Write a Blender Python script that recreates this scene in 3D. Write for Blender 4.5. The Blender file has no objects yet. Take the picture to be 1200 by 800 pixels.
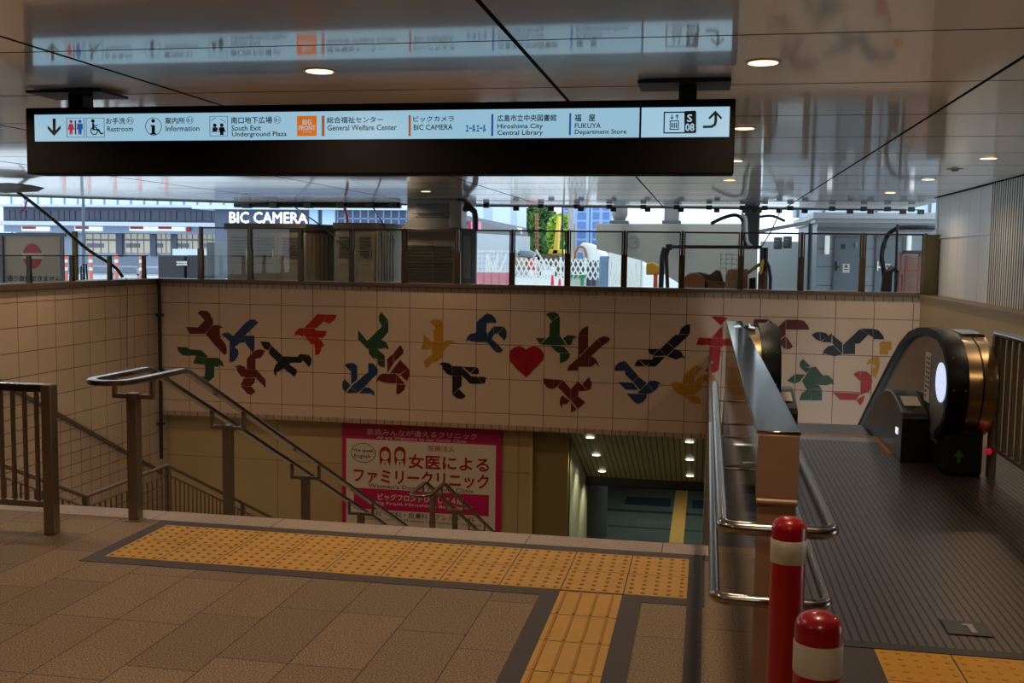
import bpy, bmesh, math, random
from mathutils import Vector, Matrix
random.seed(7)
scene = bpy.context.scene
COL = scene.collection
PI = math.pi

# ------------------------------------------------------------------ camera
F_PX, YAW, PITCH, ROLL, EYE = 1222.76, -0.183839, 0.0835975, 0.0138408, 1.6
cy_, sy_, cp_, sp_, cr_, sr_ = math.cos(YAW), math.sin(YAW), math.cos(PITCH), math.sin(PITCH), math.cos(ROLL), math.sin(ROLL)
_fw = Vector((sy_*cp_, cy_*cp_, -sp_)); _r = Vector((cy_, -sy_, 0)); _u = _r.cross(_fw)
_r, _u = cr_*_r + sr_*_u, cr_*_u - sr_*_r
cam_d = bpy.data.cameras.new('camera'); cam_d.sensor_width = 36.0; cam_d.lens = F_PX*36/1200
cam_d.clip_start = .05; cam_d.clip_end = 2000
cam = bpy.data.objects.new('camera', cam_d); COL.objects.link(cam)
cam.matrix_world = Matrix(((_r.x, _u.x, -_fw.x, 0), (_r.y, _u.y, -_fw.y, 0), (_r.z, _u.z, -_fw.z, EYE), (0, 0, 0, 1)))
scene.camera = cam
def ray(px, py): return _fw + _r*((px-600)/F_PX) - _u*((py-400)/F_PX)
def at(px, py, Y):                                   # survey: photo pixel -> point on the vertical plane at depth Y
    d = ray(px, py); p = Vector((0, 0, EYE)) + d*(Y/d.y)
    if Y >= 16 and 345 <= py <= 360: p.z = -.02      # feet hidden behind the wall top stand on the ground
    return p
def wxz(px, py, Y):
    p = at(px, py, Y); return p.x, p.z

# ------------------------------------------------------------------ colour management, world, sun
scene.view_settings.view_transform = 'Standard'; scene.view_settings.look = 'None'
scene.view_settings.exposure = 0.0; scene.view_settings.gamma = 1.0; scene.view_settings.use_curve_mapping = False
scene.cycles.max_bounces = 8; scene.cycles.glossy_bounces = 5; scene.cycles.transparent_max_bounces = 12
scene.cycles.caustics_reflective = False; scene.cycles.caustics_refractive = False
scene.cycles.sample_clamp_indirect = 4.0
SKY_STRENGTH, SUN_STRENGTH = 2.2, .9
DOWN_W = 9.5
w = bpy.data.worlds.new('overcast_sky'); scene.world = w; w.use_nodes = True
nt = w.node_tree; bg = nt.nodes['Background']
tc = nt.nodes.new('ShaderNodeTexCoord'); sepw = nt.nodes.new('ShaderNodeSeparateXYZ'); rampw = nt.nodes.new('ShaderNodeValToRGB')
nt.links.new(tc.outputs['Generated'], sepw.inputs[0]); nt.links.new(sepw.outputs['Z'], rampw.inputs[0])
rampw.color_ramp.elements[0].position = 0.0; rampw.color_ramp.elements[0].color = (.80, .93, 1.0, 1)
rampw.color_ramp.elements[1].position = .5; rampw.color_ramp.elements[1].color = (.62, .80, 1.0, 1)
nt.links.new(rampw.outputs[0], bg.inputs[0]); bg.inputs[1].default_value = SKY_STRENGTH
sd = bpy.data.lights.new('sun', 'SUN'); sd.energy = SUN_STRENGTH; sd.angle = .25; sd.color = (1, .96, .88)
sun = bpy.data.objects.new('sun', sd); COL.objects.link(sun); sun.rotation_euler = (math.radians(38), 0, math.radians(-25))

# ------------------------------------------------------------------ materials
def lin(c):
    if isinstance(c, str):
        c = c.lstrip('#'); c = [int(c[i:i+2], 16)/255 for i in (0, 2, 4)]
    return tuple(x/12.92 if x <= .04045 else ((x+.055)/1.055)**2.4 for x in c)
def newmat(name):
    m = bpy.data.materials.new(name); m.use_nodes = True
    return m, m.node_tree, m.node_tree.nodes['Principled BSDF']
def math_(nt, op, a, b=None, c=None):
    n = nt.nodes.new('ShaderNodeMath'); n.operation = op
    for i, v in enumerate((a, b, c)):
        if v is None: continue
        if isinstance(v, (int, float)): n.inputs[i].default_value = v
        else: nt.links.new(v, n.inputs[i])
    return n.outputs[0]
def mixc(nt, fac, a, b, mode='MIX'):
    n = nt.nodes.new('ShaderNodeMix'); n.data_type = 'RGBA'; n.blend_type = mode
    for s, v in ((n.inputs[0], fac), (n.inputs[6], a), (n.inputs[7], b)):
        if isinstance(v, (int, float)): s.default_value = v
        elif isinstance(v, tuple): s.default_value = (*v, 1) if len(v) == 3 else v
        else: nt.links.new(v, s)
    return n.outputs[2]
def noise(nt, scale, detail=2, vec=None):
    n = nt.nodes.new('ShaderNodeTexNoise'); n.inputs['Scale'].default_value = scale; n.inputs['Detail'].default_value = detail
    if vec is None:
        g = nt.nodes.new('ShaderNodeNewGeometry'); vec = g.outputs['Position']
    nt.links.new(vec, n.inputs['Vector']); return n.outputs[0]
MATS = {}
def mat(name, col, rough=.6, metal=0, var=.12, scale=6, spec=.5, emit=None, estr=0, coat=0, bump=0, bscale=200, aniso=0):
    if name in MATS: return MATS[name]
    m, nt, p = newmat(name); c = lin(col)
    f = noise(nt, scale, 3)
    hi = tuple(min(1, x*(1+var)) for x in c); lo = tuple(x*(1-var) for x in c)
    nt.links.new(mixc(nt, f, lo, hi), p.inputs['Base Color'])
    p.inputs['Roughness'].default_value = rough; p.inputs['Metallic'].default_value = metal
    p.inputs['Specular IOR Level'].default_value = spec; p.inputs['Coat Weight'].default_value = coat
    if emit is not None:
        p.inputs['Emission Color'].default_value = (*lin(emit), 1); p.inputs['Emission Strength'].default_value = estr
    if bump:
        b = nt.nodes.new('ShaderNodeBump'); b.inputs['Strength'].default_value = bump; b.inputs['Distance'].default_value = .01
        nt.links.new(noise(nt, bscale, 2), b.inputs['Height']); nt.links.new(b.outputs[0], p.inputs['Normal'])
    MATS[name] = m; return m
def grid_mat(name, col, grout, ax, size, off, lw, rough=.5, spec=.5, var=.05, stagger=0, speck=0, speck_scale=150, metal=0, lw2=None, coarse=0, bump=.3):
    """tiles laid on world axes ax[0] x ax[1]; joints are darker, slightly sunken lines"""
    m, nt, p = newmat(name)
    g = nt.nodes.new('ShaderNodeNewGeometry'); s = nt.nodes.new('ShaderNodeSeparateXYZ'); nt.links.new(g.outputs['Position'], s.inputs[0])
    ia = {'X': 0, 'Y': 1, 'Z': 2}
    a = math_(nt, 'DIVIDE', math_(nt, 'SUBTRACT', s.outputs[ia[ax[0]]], off[0]), size[0])
    ca = math_(nt, 'FLOOR', a)
    b = math_(nt, 'DIVIDE', math_(nt, 'SUBTRACT', s.outputs[ia[ax[1]]], off[1]), size[1])
    if stagger:
        wn0 = nt.nodes.new('ShaderNodeTexWhiteNoise'); wn0.noise_dimensions = '1D'; nt.links.new(ca, wn0.inputs['W'])
        b = math_(nt, 'ADD', b, math_(nt, 'MULTIPLY', math_(nt, 'ROUND', math_(nt, 'MULTIPLY', wn0.outputs['Value'], 4)), stagger))
    cb = math_(nt, 'FLOOR', b)
    def line(v, sz, l):
        d = math_(nt, 'ABSOLUTE', math_(nt, 'SUBTRACT', math_(nt, 'FRACT', v), .5))
        return math_(nt, 'GREATER_THAN', d, .5 - l/sz/2)
    ln = math_(nt, 'MAXIMUM', line(a, size[0], lw), line(b, size[1], lw2 or lw))
    wn = nt.nodes.new('ShaderNodeTexWhiteNoise'); cv = nt.nodes.new('ShaderNodeCombineXYZ')
    nt.links.new(ca, cv.inputs[0]); nt.links.new(cb, cv.inputs[1]); nt.links.new(cv.outputs[0], wn.inputs['Vector'])
    c = lin(col); lo = tuple(x*(1-var) for x in c); hi = tuple(min(1, x*(1+var)) for x in c)
    base = mixc(nt, wn.outputs['Value'], lo, hi)
    if coarse: base = mixc(nt, math_(nt, 'MULTIPLY', noise(nt, 2.5, 4), coarse), base, tuple(x*.5 for x in c))
    if speck:
        sp = math_(nt, 'MULTIPLY', math_(nt, 'SUBTRACT', noise(nt, speck_scale, 4), .5), speck)
        hs = nt.nodes.new('ShaderNodeHueSaturation'); nt.links.new(base, hs.inputs['Color']); nt.links.new(math_(nt, 'ADD', sp, 1.0), hs.inputs['Value'])
        base = hs.outputs[0]
    nt.links.new(mixc(nt, ln, base, lin(grout)), p.inputs['Base Color'])
    p.inputs['Roughness'].default_value = rough; p.inputs['Specular IOR Level'].default_value = spec; p.inputs['Metallic'].default_value = metal
    if bump:
        bn = nt.nodes.new('ShaderNodeBump'); bn.inputs['Strength'].default_value = bump; bn.inputs['Distance'].default_value = .004
        nt.links.new(math_(nt, 'SUBTRACT', 1, ln), bn.inputs['Height']); nt.links.new(bn.outputs[0], p.inputs['Normal'])
    MATS[name] = m; return m
def rib_mat(name, col, dark, axis, period, width, rough=.35, metal=.7, off=0):
    m, nt, p = newmat(name)
    g = nt.nodes.new('ShaderNodeNewGeometry'); s = nt.nodes.new('ShaderNodeSeparateXYZ'); nt.links.new(g.outputs['Position'], s.inputs[0])
    v = math_(nt, 'FRACT', math_(nt, 'DIVIDE', math_(nt, 'SUBTRACT', s.outputs[axis], off), period))
    ln = math_(nt, 'LESS_THAN', v, width)
    base = mixc(nt, noise(nt, 3, 3), tuple(x*.85 for x in lin(col)), tuple(x*1.15 for x in lin(col)))
    nt.links.new(mixc(nt, ln, base, lin(dark)), p.inputs['Base Color'])
    p.inputs['Roughness'].default_value = rough; p.inputs['Metallic'].default_value = metal
    bn = nt.nodes.new('ShaderNodeBump'); bn.inputs['Strength'].default_value = .4; bn.inputs['Distance'].default_value = .004
    nt.links.new(math_(nt, 'SUBTRACT', 1, ln), bn.inputs['Height']); nt.links.new(bn.outputs[0], p.inputs['Normal'])
    MATS[name] = m; return m
def glass_mat(name, tint=(.93, .95, .95), refl=.9, rough=.01):
    m = bpy.data.materials.new(name); m.use_nodes = True; nt = m.node_tree
    for n in list(nt.nodes): nt.nodes.remove(n)
    out = nt.nodes.new('ShaderNodeOutputMaterial'); mx = nt.nodes.new('ShaderNodeMixShader')
    t = nt.nodes.new('ShaderNodeBsdfTransparent'); gl = nt.nodes.new('ShaderNodeBsdfGlossy'); fr = nt.nodes.new('ShaderNodeFresnel')
    fr.inputs['IOR'].default_value = 1.5
    f = noise(nt, 1.5, 2)
    t.inputs['Color'].default_value = (*tint, 1); gl.inputs['Roughness'].default_value = rough
    ge = nt.nodes.new('ShaderNodeNewGeometry')          # the pane reflects on its outer faces only
    nt.links.new(math_(nt, 'MULTIPLY', math_(nt, 'MULTIPLY', fr.outputs[0], math_(nt, 'SUBTRACT', 1, ge.outputs['Backfacing'])), math_(nt, 'ADD', math_(nt, 'MULTIPLY', f, .1), refl)), mx.inputs[0])
    nt.links.new(t.outputs[0], mx.inputs[1]); nt.links.new(gl.outputs[0], mx.inputs[2]); nt.links.new(mx.outputs[0], out.inputs[0])
    MATS[name] = m; return m
M = MATS
floor_m = grid_mat('granite_slabs', '#93795f', '#4a3826', 'XY', (.303, .6), (-.955, .12), .005, rough=.62, spec=.35, var=.16, stagger=.25, speck=4.2, speck_scale=150, coarse=.25)
kerb_m = grid_mat('granite_kerb', '#b09c8e', '#5a4c42', 'XY', (.75, 4), (-.95, 0), .006, rough=.55, var=.05, speck=2.0, speck_scale=200)
mural_m = grid_mat('cream_wall_tile', '#d2b59c', '#6a452a', 'XZ', (.597, .597), (-9.276, .632), .010, rough=.22, spec=.5, var=.035, coarse=.1)
small_m = grid_mat('small_border_tile', '#a88e72', '#3c2a1c', 'XZ', (.149, .5), (-9.276, .8), .012, rough=.35, var=.08)
left_m = grid_mat('left_wall_tile', '#c9af92', '#6a4d2c', 'YZ', (.452, .366), (13.2, .06), .012, rough=.3, var=.05, coarse=.15)
leftlow_m = grid_mat('stringer_wall_tile', '#b89c80', '#59401f', 'YZ', (.27, .19), (13.2, .06), .012, rough=.4, var=.05, coarse=.15)
beige_m = grid_mat('beige_panel', '#b89e6c', '#7a6a48', 'XZ', (2.26, 2.0), (-7.70, -2.25), .012, rough=.45, var=.03)
ceil_m = mat('ceiling_panel', '#f0ebe6', .30, .45, .02, .5, spec=.5, coat=1.0); ceil_m.node_tree.nodes['Principled BSDF'].inputs['Coat Roughness'].default_value = .06
rib_m = rib_mat('ribbed_metal_plate', '#6a5a50', '#1a130e', 0, .0375, .3)
slat_m = rib_mat('ribbed_wall_cladding', '#dcdad6', '#34322f', 1, .10, .45, rough=.5, metal=.1)
white_wall_m = grid_mat('white_wall_panel', '#ececee', '#8d8d90', 'YZ', (.62, 4), (14.55, -1), .008, rough=.35, var=.02)
tan_metal = mat('tan_parapet_metal', '#a68b66', .4, .15, .06, 2)
cap_m = mat('brown_stone_cap', '#5d4a3a', .5, 0, .15, 5)
yellow = mat('yellow_tactile', '#d4a04c', .6, 0, .14, 9, bump=.1)
yellow_new = mat('bright_yellow_tactile', '#e8a418', .5, 0, .1, 9)
yellow_dark = mat('worn_yellow_dot', '#a9762a', .6, 0, .15, 20)
dark_band = mat('dark_paving_band', '#4c403c', .6, 0, .15, 30, bump=.2)
steel = mat('brushed_stainless', '#a09488', .3, .85, .08, 12)
steel_dark = mat('bronze_tinted_steel', '#8d7c6c', .36, .7, .1, 8)
steel_pol = mat('polished_stainless', '#b0aba6', .07, 1, .03, 2)
steel_tube = mat('satin_steel_tube', '#a59f98', .22, 1, .05, 10)
black = mat('black_paint', '#121012', .45, 0, .2, 6)
black_gloss = mat('glossy_black_rubber', '#0b0a0c', .18, 0, .2, 6)
sign_case = mat('black_sign_case', '#0f0b0b', .7, 0, .15, 4, spec=.15)
ink = mat('black_print', '#1d2126', .6, 0, .1, 20)
SIGN_E = .74
def emat(name, col, s, base='#000000'):
    return mat(name, base, .5, 0, 0, 4, emit=col, estr=s)
sign_white = emat('backlit_white_sign', '#a8d6ee', SIGN_E*1.0, '#2a3238')
sign_white_r = emat('backlit_white_sign_end', '#b2dcf2', SIGN_E*1.05, '#2a3238')
sign_orange = emat('backlit_orange', '#d9751a', SIGN_E, '#5a3010')
sign_bar = emat('backlit_brown_bar', '#b8642e', SIGN_E*.8, '#4a2810')
sign_blue = emat('backlit_blue', '#2f55a8', SIGN_E, '#12204a')
sign_red = emat('backlit_red', '#b8304a', SIGN_E, '#4a1018')
lamp_e = emat('warm_lamp_lens', '#ffe2ac', 2.6, '#fff0d0')
lamp_cool = emat('neutral_lamp_lens', '#fff4dc', 3.0, '#ffffff')
glow_oval = emat('white_oval_light', '#cfdcff', .95, '#aab4d0')
fence_glass = glass_mat('fence_glass', (.90, .91, .90), .9)

# ------------------------------------------------------------------ mesh building
ORG = {}
class MB:
    def __init__(s): s.v, s.f, s.m = [], [], []
    def add(s, vs, fs, mi=0):
        n = len(s.v); s.v += [tuple(v) for v in vs]; s.f += [tuple(n+i for i in f) for f in fs]; s.m += [mi]*len(fs); return s
    def box(s, a, b, mi=0):
        x0, y0, z0 = a; x1, y1, z1 = b
        return s.add([(x0,y0,z0),(x1,y0,z0),(x1,y1,z0),(x0,y1,z0),(x0,y0,z1),(x1,y0,z1),(x1,y1,z1),(x0,y1,z1)],
                     [(0,3,2,1),(4,5,6,7),(0,1,5,4),(1,2,6,5),(2,3,7,6),(3,0,4,7)], mi)
    def prism(s, pts, d, mi=0):
        """closed polygon of 3-D points extruded by vector d"""
        n = len(pts); pts = [Vector(p) for p in pts]; d = Vector(d)
        vs = pts + [p+d for p in pts]
        fs = [tuple(range(n)), tuple(range(2*n-1, n-1, -1))] + [(i, i+n, (i+1) % n+n, (i+1) % n) for i in range(n)]
        return s.add(vs, fs, mi)
    def tube(s, pts, r, n=8, mi=0, closed=False):
        pts = [Vector(p) for p in pts]; N = len(pts); rs = r if isinstance(r, (list, tuple)) else [r]*N
        up = Vector((0, 0, 1)); vs = []; prev = None
        for i, p in enumerate(pts):
            if closed: t = (pts[(i+1) % N]-pts[i-1])
            else: t = pts[min(i+1, N-1)]-pts[max(i-1, 0)]
            t.normalize()
            if prev is None:
                a = t.cross(up)
                if a.length < .1: a = t.cross(Vector((1, 0, 0)))
            else: a = prev - t*prev.dot(t)
            a.normalize(); prev = a; b = t.cross(a)
            for k in range(n):
                th = 2*PI*k/n; vs.append(p + (a*math.cos(th)+b*math.sin(th))*rs[i])
        fs = []
        for i in range(N if closed else N-1):
            j = (i+1) % N
            for k in range(n): fs.append((i*n+k, i*n+(k+1) % n, j*n+(k+1) % n, j*n+k))
        if not closed: fs += [tuple(range(n-1, -1, -1)), tuple(range((N-1)*n, N*n))]
        return s.add(vs, fs, mi)
    def lathe(s, prof, c, n=24, mi=0):
        c = Vector(c); vs = []; fs = []; K = len(prof)
        for r, z in prof:
            for k in range(n):
                th = 2*PI*k/n; vs.append(c+Vector((r*math.cos(th), r*math.sin(th), z)))
        for i in range(K-1):
            for k in range(n): fs.append((i*n+k, i*n+(k+1) % n, (i+1)*n+(k+1) % n, (i+1)*n+k))
        fs += [tuple(range(n-1, -1, -1)), tuple(range((K-1)*n, K*n))]
        return s.add(vs, fs, mi)
    def bar(s, a, b, w, h, mi=0):
        """rectangular bar from a to b; w sideways, h upwards"""
        a, b = Vector(a), Vector(b); t = (b-a).normalized(); sd = t.cross(Vector((0, 0, 1)))
        if sd.length < .05: sd = Vector((1, 0, 0))
        sd.normalize(); u = sd.cross(t); o = [sd*w/2+u*h/2, -sd*w/2+u*h/2, -sd*w/2-u*h/2, sd*w/2-u*h/2]
        return s.add([a+x for x in o]+[b+x for x in o], [(0,1,2,3),(7,6,5,4),(0,4,5,1),(1,5,6,2),(2,6,7,3),(3,7,4,0)], mi)
    def build(s, name, mats, parent=None, bevel=0, smooth=True, origin=None, seg=2):
        if not isinstance(mats, (list, tuple)): mats = [mats]
        if parent is not None: o0 = ORG[parent.name]
        elif origin is not None: o0 = Vector(origin)
        else:
            xs, ys, zs = zip(*s.v); o0 = Vector(((min(xs)+max(xs))/2, (min(ys)+max(ys))/2, min(zs)))
        me = bpy.data.meshes.new(name); me.from_pydata([tuple(Vector(v)-o0) for v in s.v], [], s.f)
        for m in mats: me.materials.append(m)
        me.polygons.foreach_set('material_index', s.m)
        b = bmesh.new(); b.from_mesh(me); bmesh.ops.recalc_face_normals(b, faces=b.faces); b.to_mesh(me); b.free()
        if smooth:
            me.polygons.foreach_set('use_smooth', [True]*len(me.polygons)); me.set_sharp_from_angle(angle=math.radians(38))
        ob = bpy.data.objects.new(name, me); COL.objects.link(ob)
        if parent is not None: ob.parent = parent
        else: ob.location = o0
        ORG[ob.name] = o0
        if bevel:
            mo = ob.modifiers.new('edge_rounding', 'BEVEL'); mo.width = bevel; mo.segments = seg; mo.limit_method = 'ANGLE'
        return ob
def tag(o, label, cat, group=None, kind=None):
    o['label'] = label; o['category'] = cat
    if group: o['group'] = group
    if kind: o['kind'] = kind
    return o
def struct(name, mb, m, **k):
    o = mb.build(name, m, **k); o['kind'] = 'structure'; return o
def thing(name, loc, label, cat, group=None):
    o = bpy.data.objects.new(name, None); COL.objects.link(o); o.location = loc; ORG[o.name] = Vector(loc)
    o.empty_display_size = .1
    return tag(o, label, cat, group)
def copy_tree(o, loc, label=None):
    c = o.copy(); COL.objects.link(c); c.location = loc; ORG[c.name] = Vector(loc)
    if label: c['label'] = label
    for ch in list(o.children):
        d = ch.copy(); COL.objects.link(d); d.parent = c
        for g in ch.children:
            e = g.copy(); COL.objects.link(e); e.parent = d
    return c
def text_mb(mb, s, x0, x1, zc, h, Y, mi=0, depth=.002, bold=0.0, fit=True):
    """lettering facing -Y, filling the box x0..x1, centred on zc, height h"""
    cu = bpy.data.curves.new('lettering', 'FONT'); cu.body = s; cu.resolution_u = 2
    ob = bpy.data.objects.new('lettering', cu); COL.objects.link(ob)
    dg = bpy.context.evaluated_depsgraph_get(); me = bpy.data.meshes.new_from_object(ob.evaluated_get(dg))
    xs = [v.co.x for v in me.vertices]; ys = [v.co.y for v in me.vertices]
    if xs:
        ax, bx, ay, by = min(xs), max(xs), min(ys), max(ys)
        sx = (x1-x0)/max(1e-6, bx-ax); sz = h/max(1e-6, by-ay); b = bold*h
        for q, (ex, ez) in enumerate(((-b, 0), (b, 0), (0, b), (0, -b)) if bold else ((0, 0),)):     # heavier strokes
            mb.add([(x0+(v.co.x-ax)*sx+ex, Y-depth-q*.0002, zc-h/2+(v.co.y-ay)*sz+ez) for v in me.vertices], [tuple(p.vertices) for p in me.polygons], mi)
    bpy.data.objects.remove(ob); bpy.data.curves.remove(cu); bpy.data.meshes.remove(me)
def ptext(mb, s, xl, xr, yt, yb, Y, mi=0, depth=.002, bold=0.0, slope=0.0):
    """same, from the survey of the photo: left/right ends and top/bottom of the line"""
    ym = (yt+yb)/2; x0, z0 = wxz(xl, ym, Y); x1, z1 = wxz(xr, ym+slope*(xr-xl), Y); h = (yb-yt)*Y/F_PX*1.02
    text_mb(mb, s, x0, x1, (z0+z1)/2, h, Y, mi, depth, bold)
def ppoly(mb, pts, Y, t=.003, mi=0):
    mb.prism([at(x, y, Y) for x, y in pts], (0, -t, 0), mi)
def pbox(mb, xl, yt, xr, yb, Y, t=.003, mi=0):
    """upright rectangle on depth Y facing the camera side, true horizontals and verticals"""
    x0, z1 = wxz(xl, (yt+yb)/2, Y)[0], wxz((xl+xr)/2, yt, Y)[1]; x1, z0 = wxz(xr, (yt+yb)/2, Y)[0], wxz((xl+xr)/2, yb, Y)[1]
    mb.box((x0, Y-t, z0), (x1, Y, z1), mi); return x0, z0, x1, z1
def disc(mb, px, py, r, Y, t=.003, mi=0, n=20, ry=None):
    c = at(px, py, Y); ry = ry or r
    mb.prism([c+Vector((math.cos(2*PI*k/n)*r, 0, math.sin(2*PI*k/n)*ry)) for k in range(n)], (0, -t, 0), mi)
def ring(mb, c, rx, rz, w, t=.003, mi=0, n=28):
    c = Vector(c); vs = []
    for dy in (0, -t):
        for f in (0, 1):
            for k in range(n):
                a = 2*PI*k/n; vs.append(c+Vector((math.cos(a)*(rx-w*f), dy, math.sin(a)*(rz-w*f))))
    fs = []
    for k in range(n):
        j = (k+1) % n
        fs += [(k, j, n+j, n+k), (2*n+k, 3*n+k, 3*n+j, 2*n+j), (k, 2*n+k, 2*n+j, j), (n+k, n+j, 3*n+j, 3*n+k)]
    mb.add(vs, fs, mi)
def line(parent, m_, *a, **k):
    """one line of lettering as a part of its sign"""
    m = MB(); ptext(m, *a, **k); return m.build('lettering', m_, parent, smooth=False)
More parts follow.
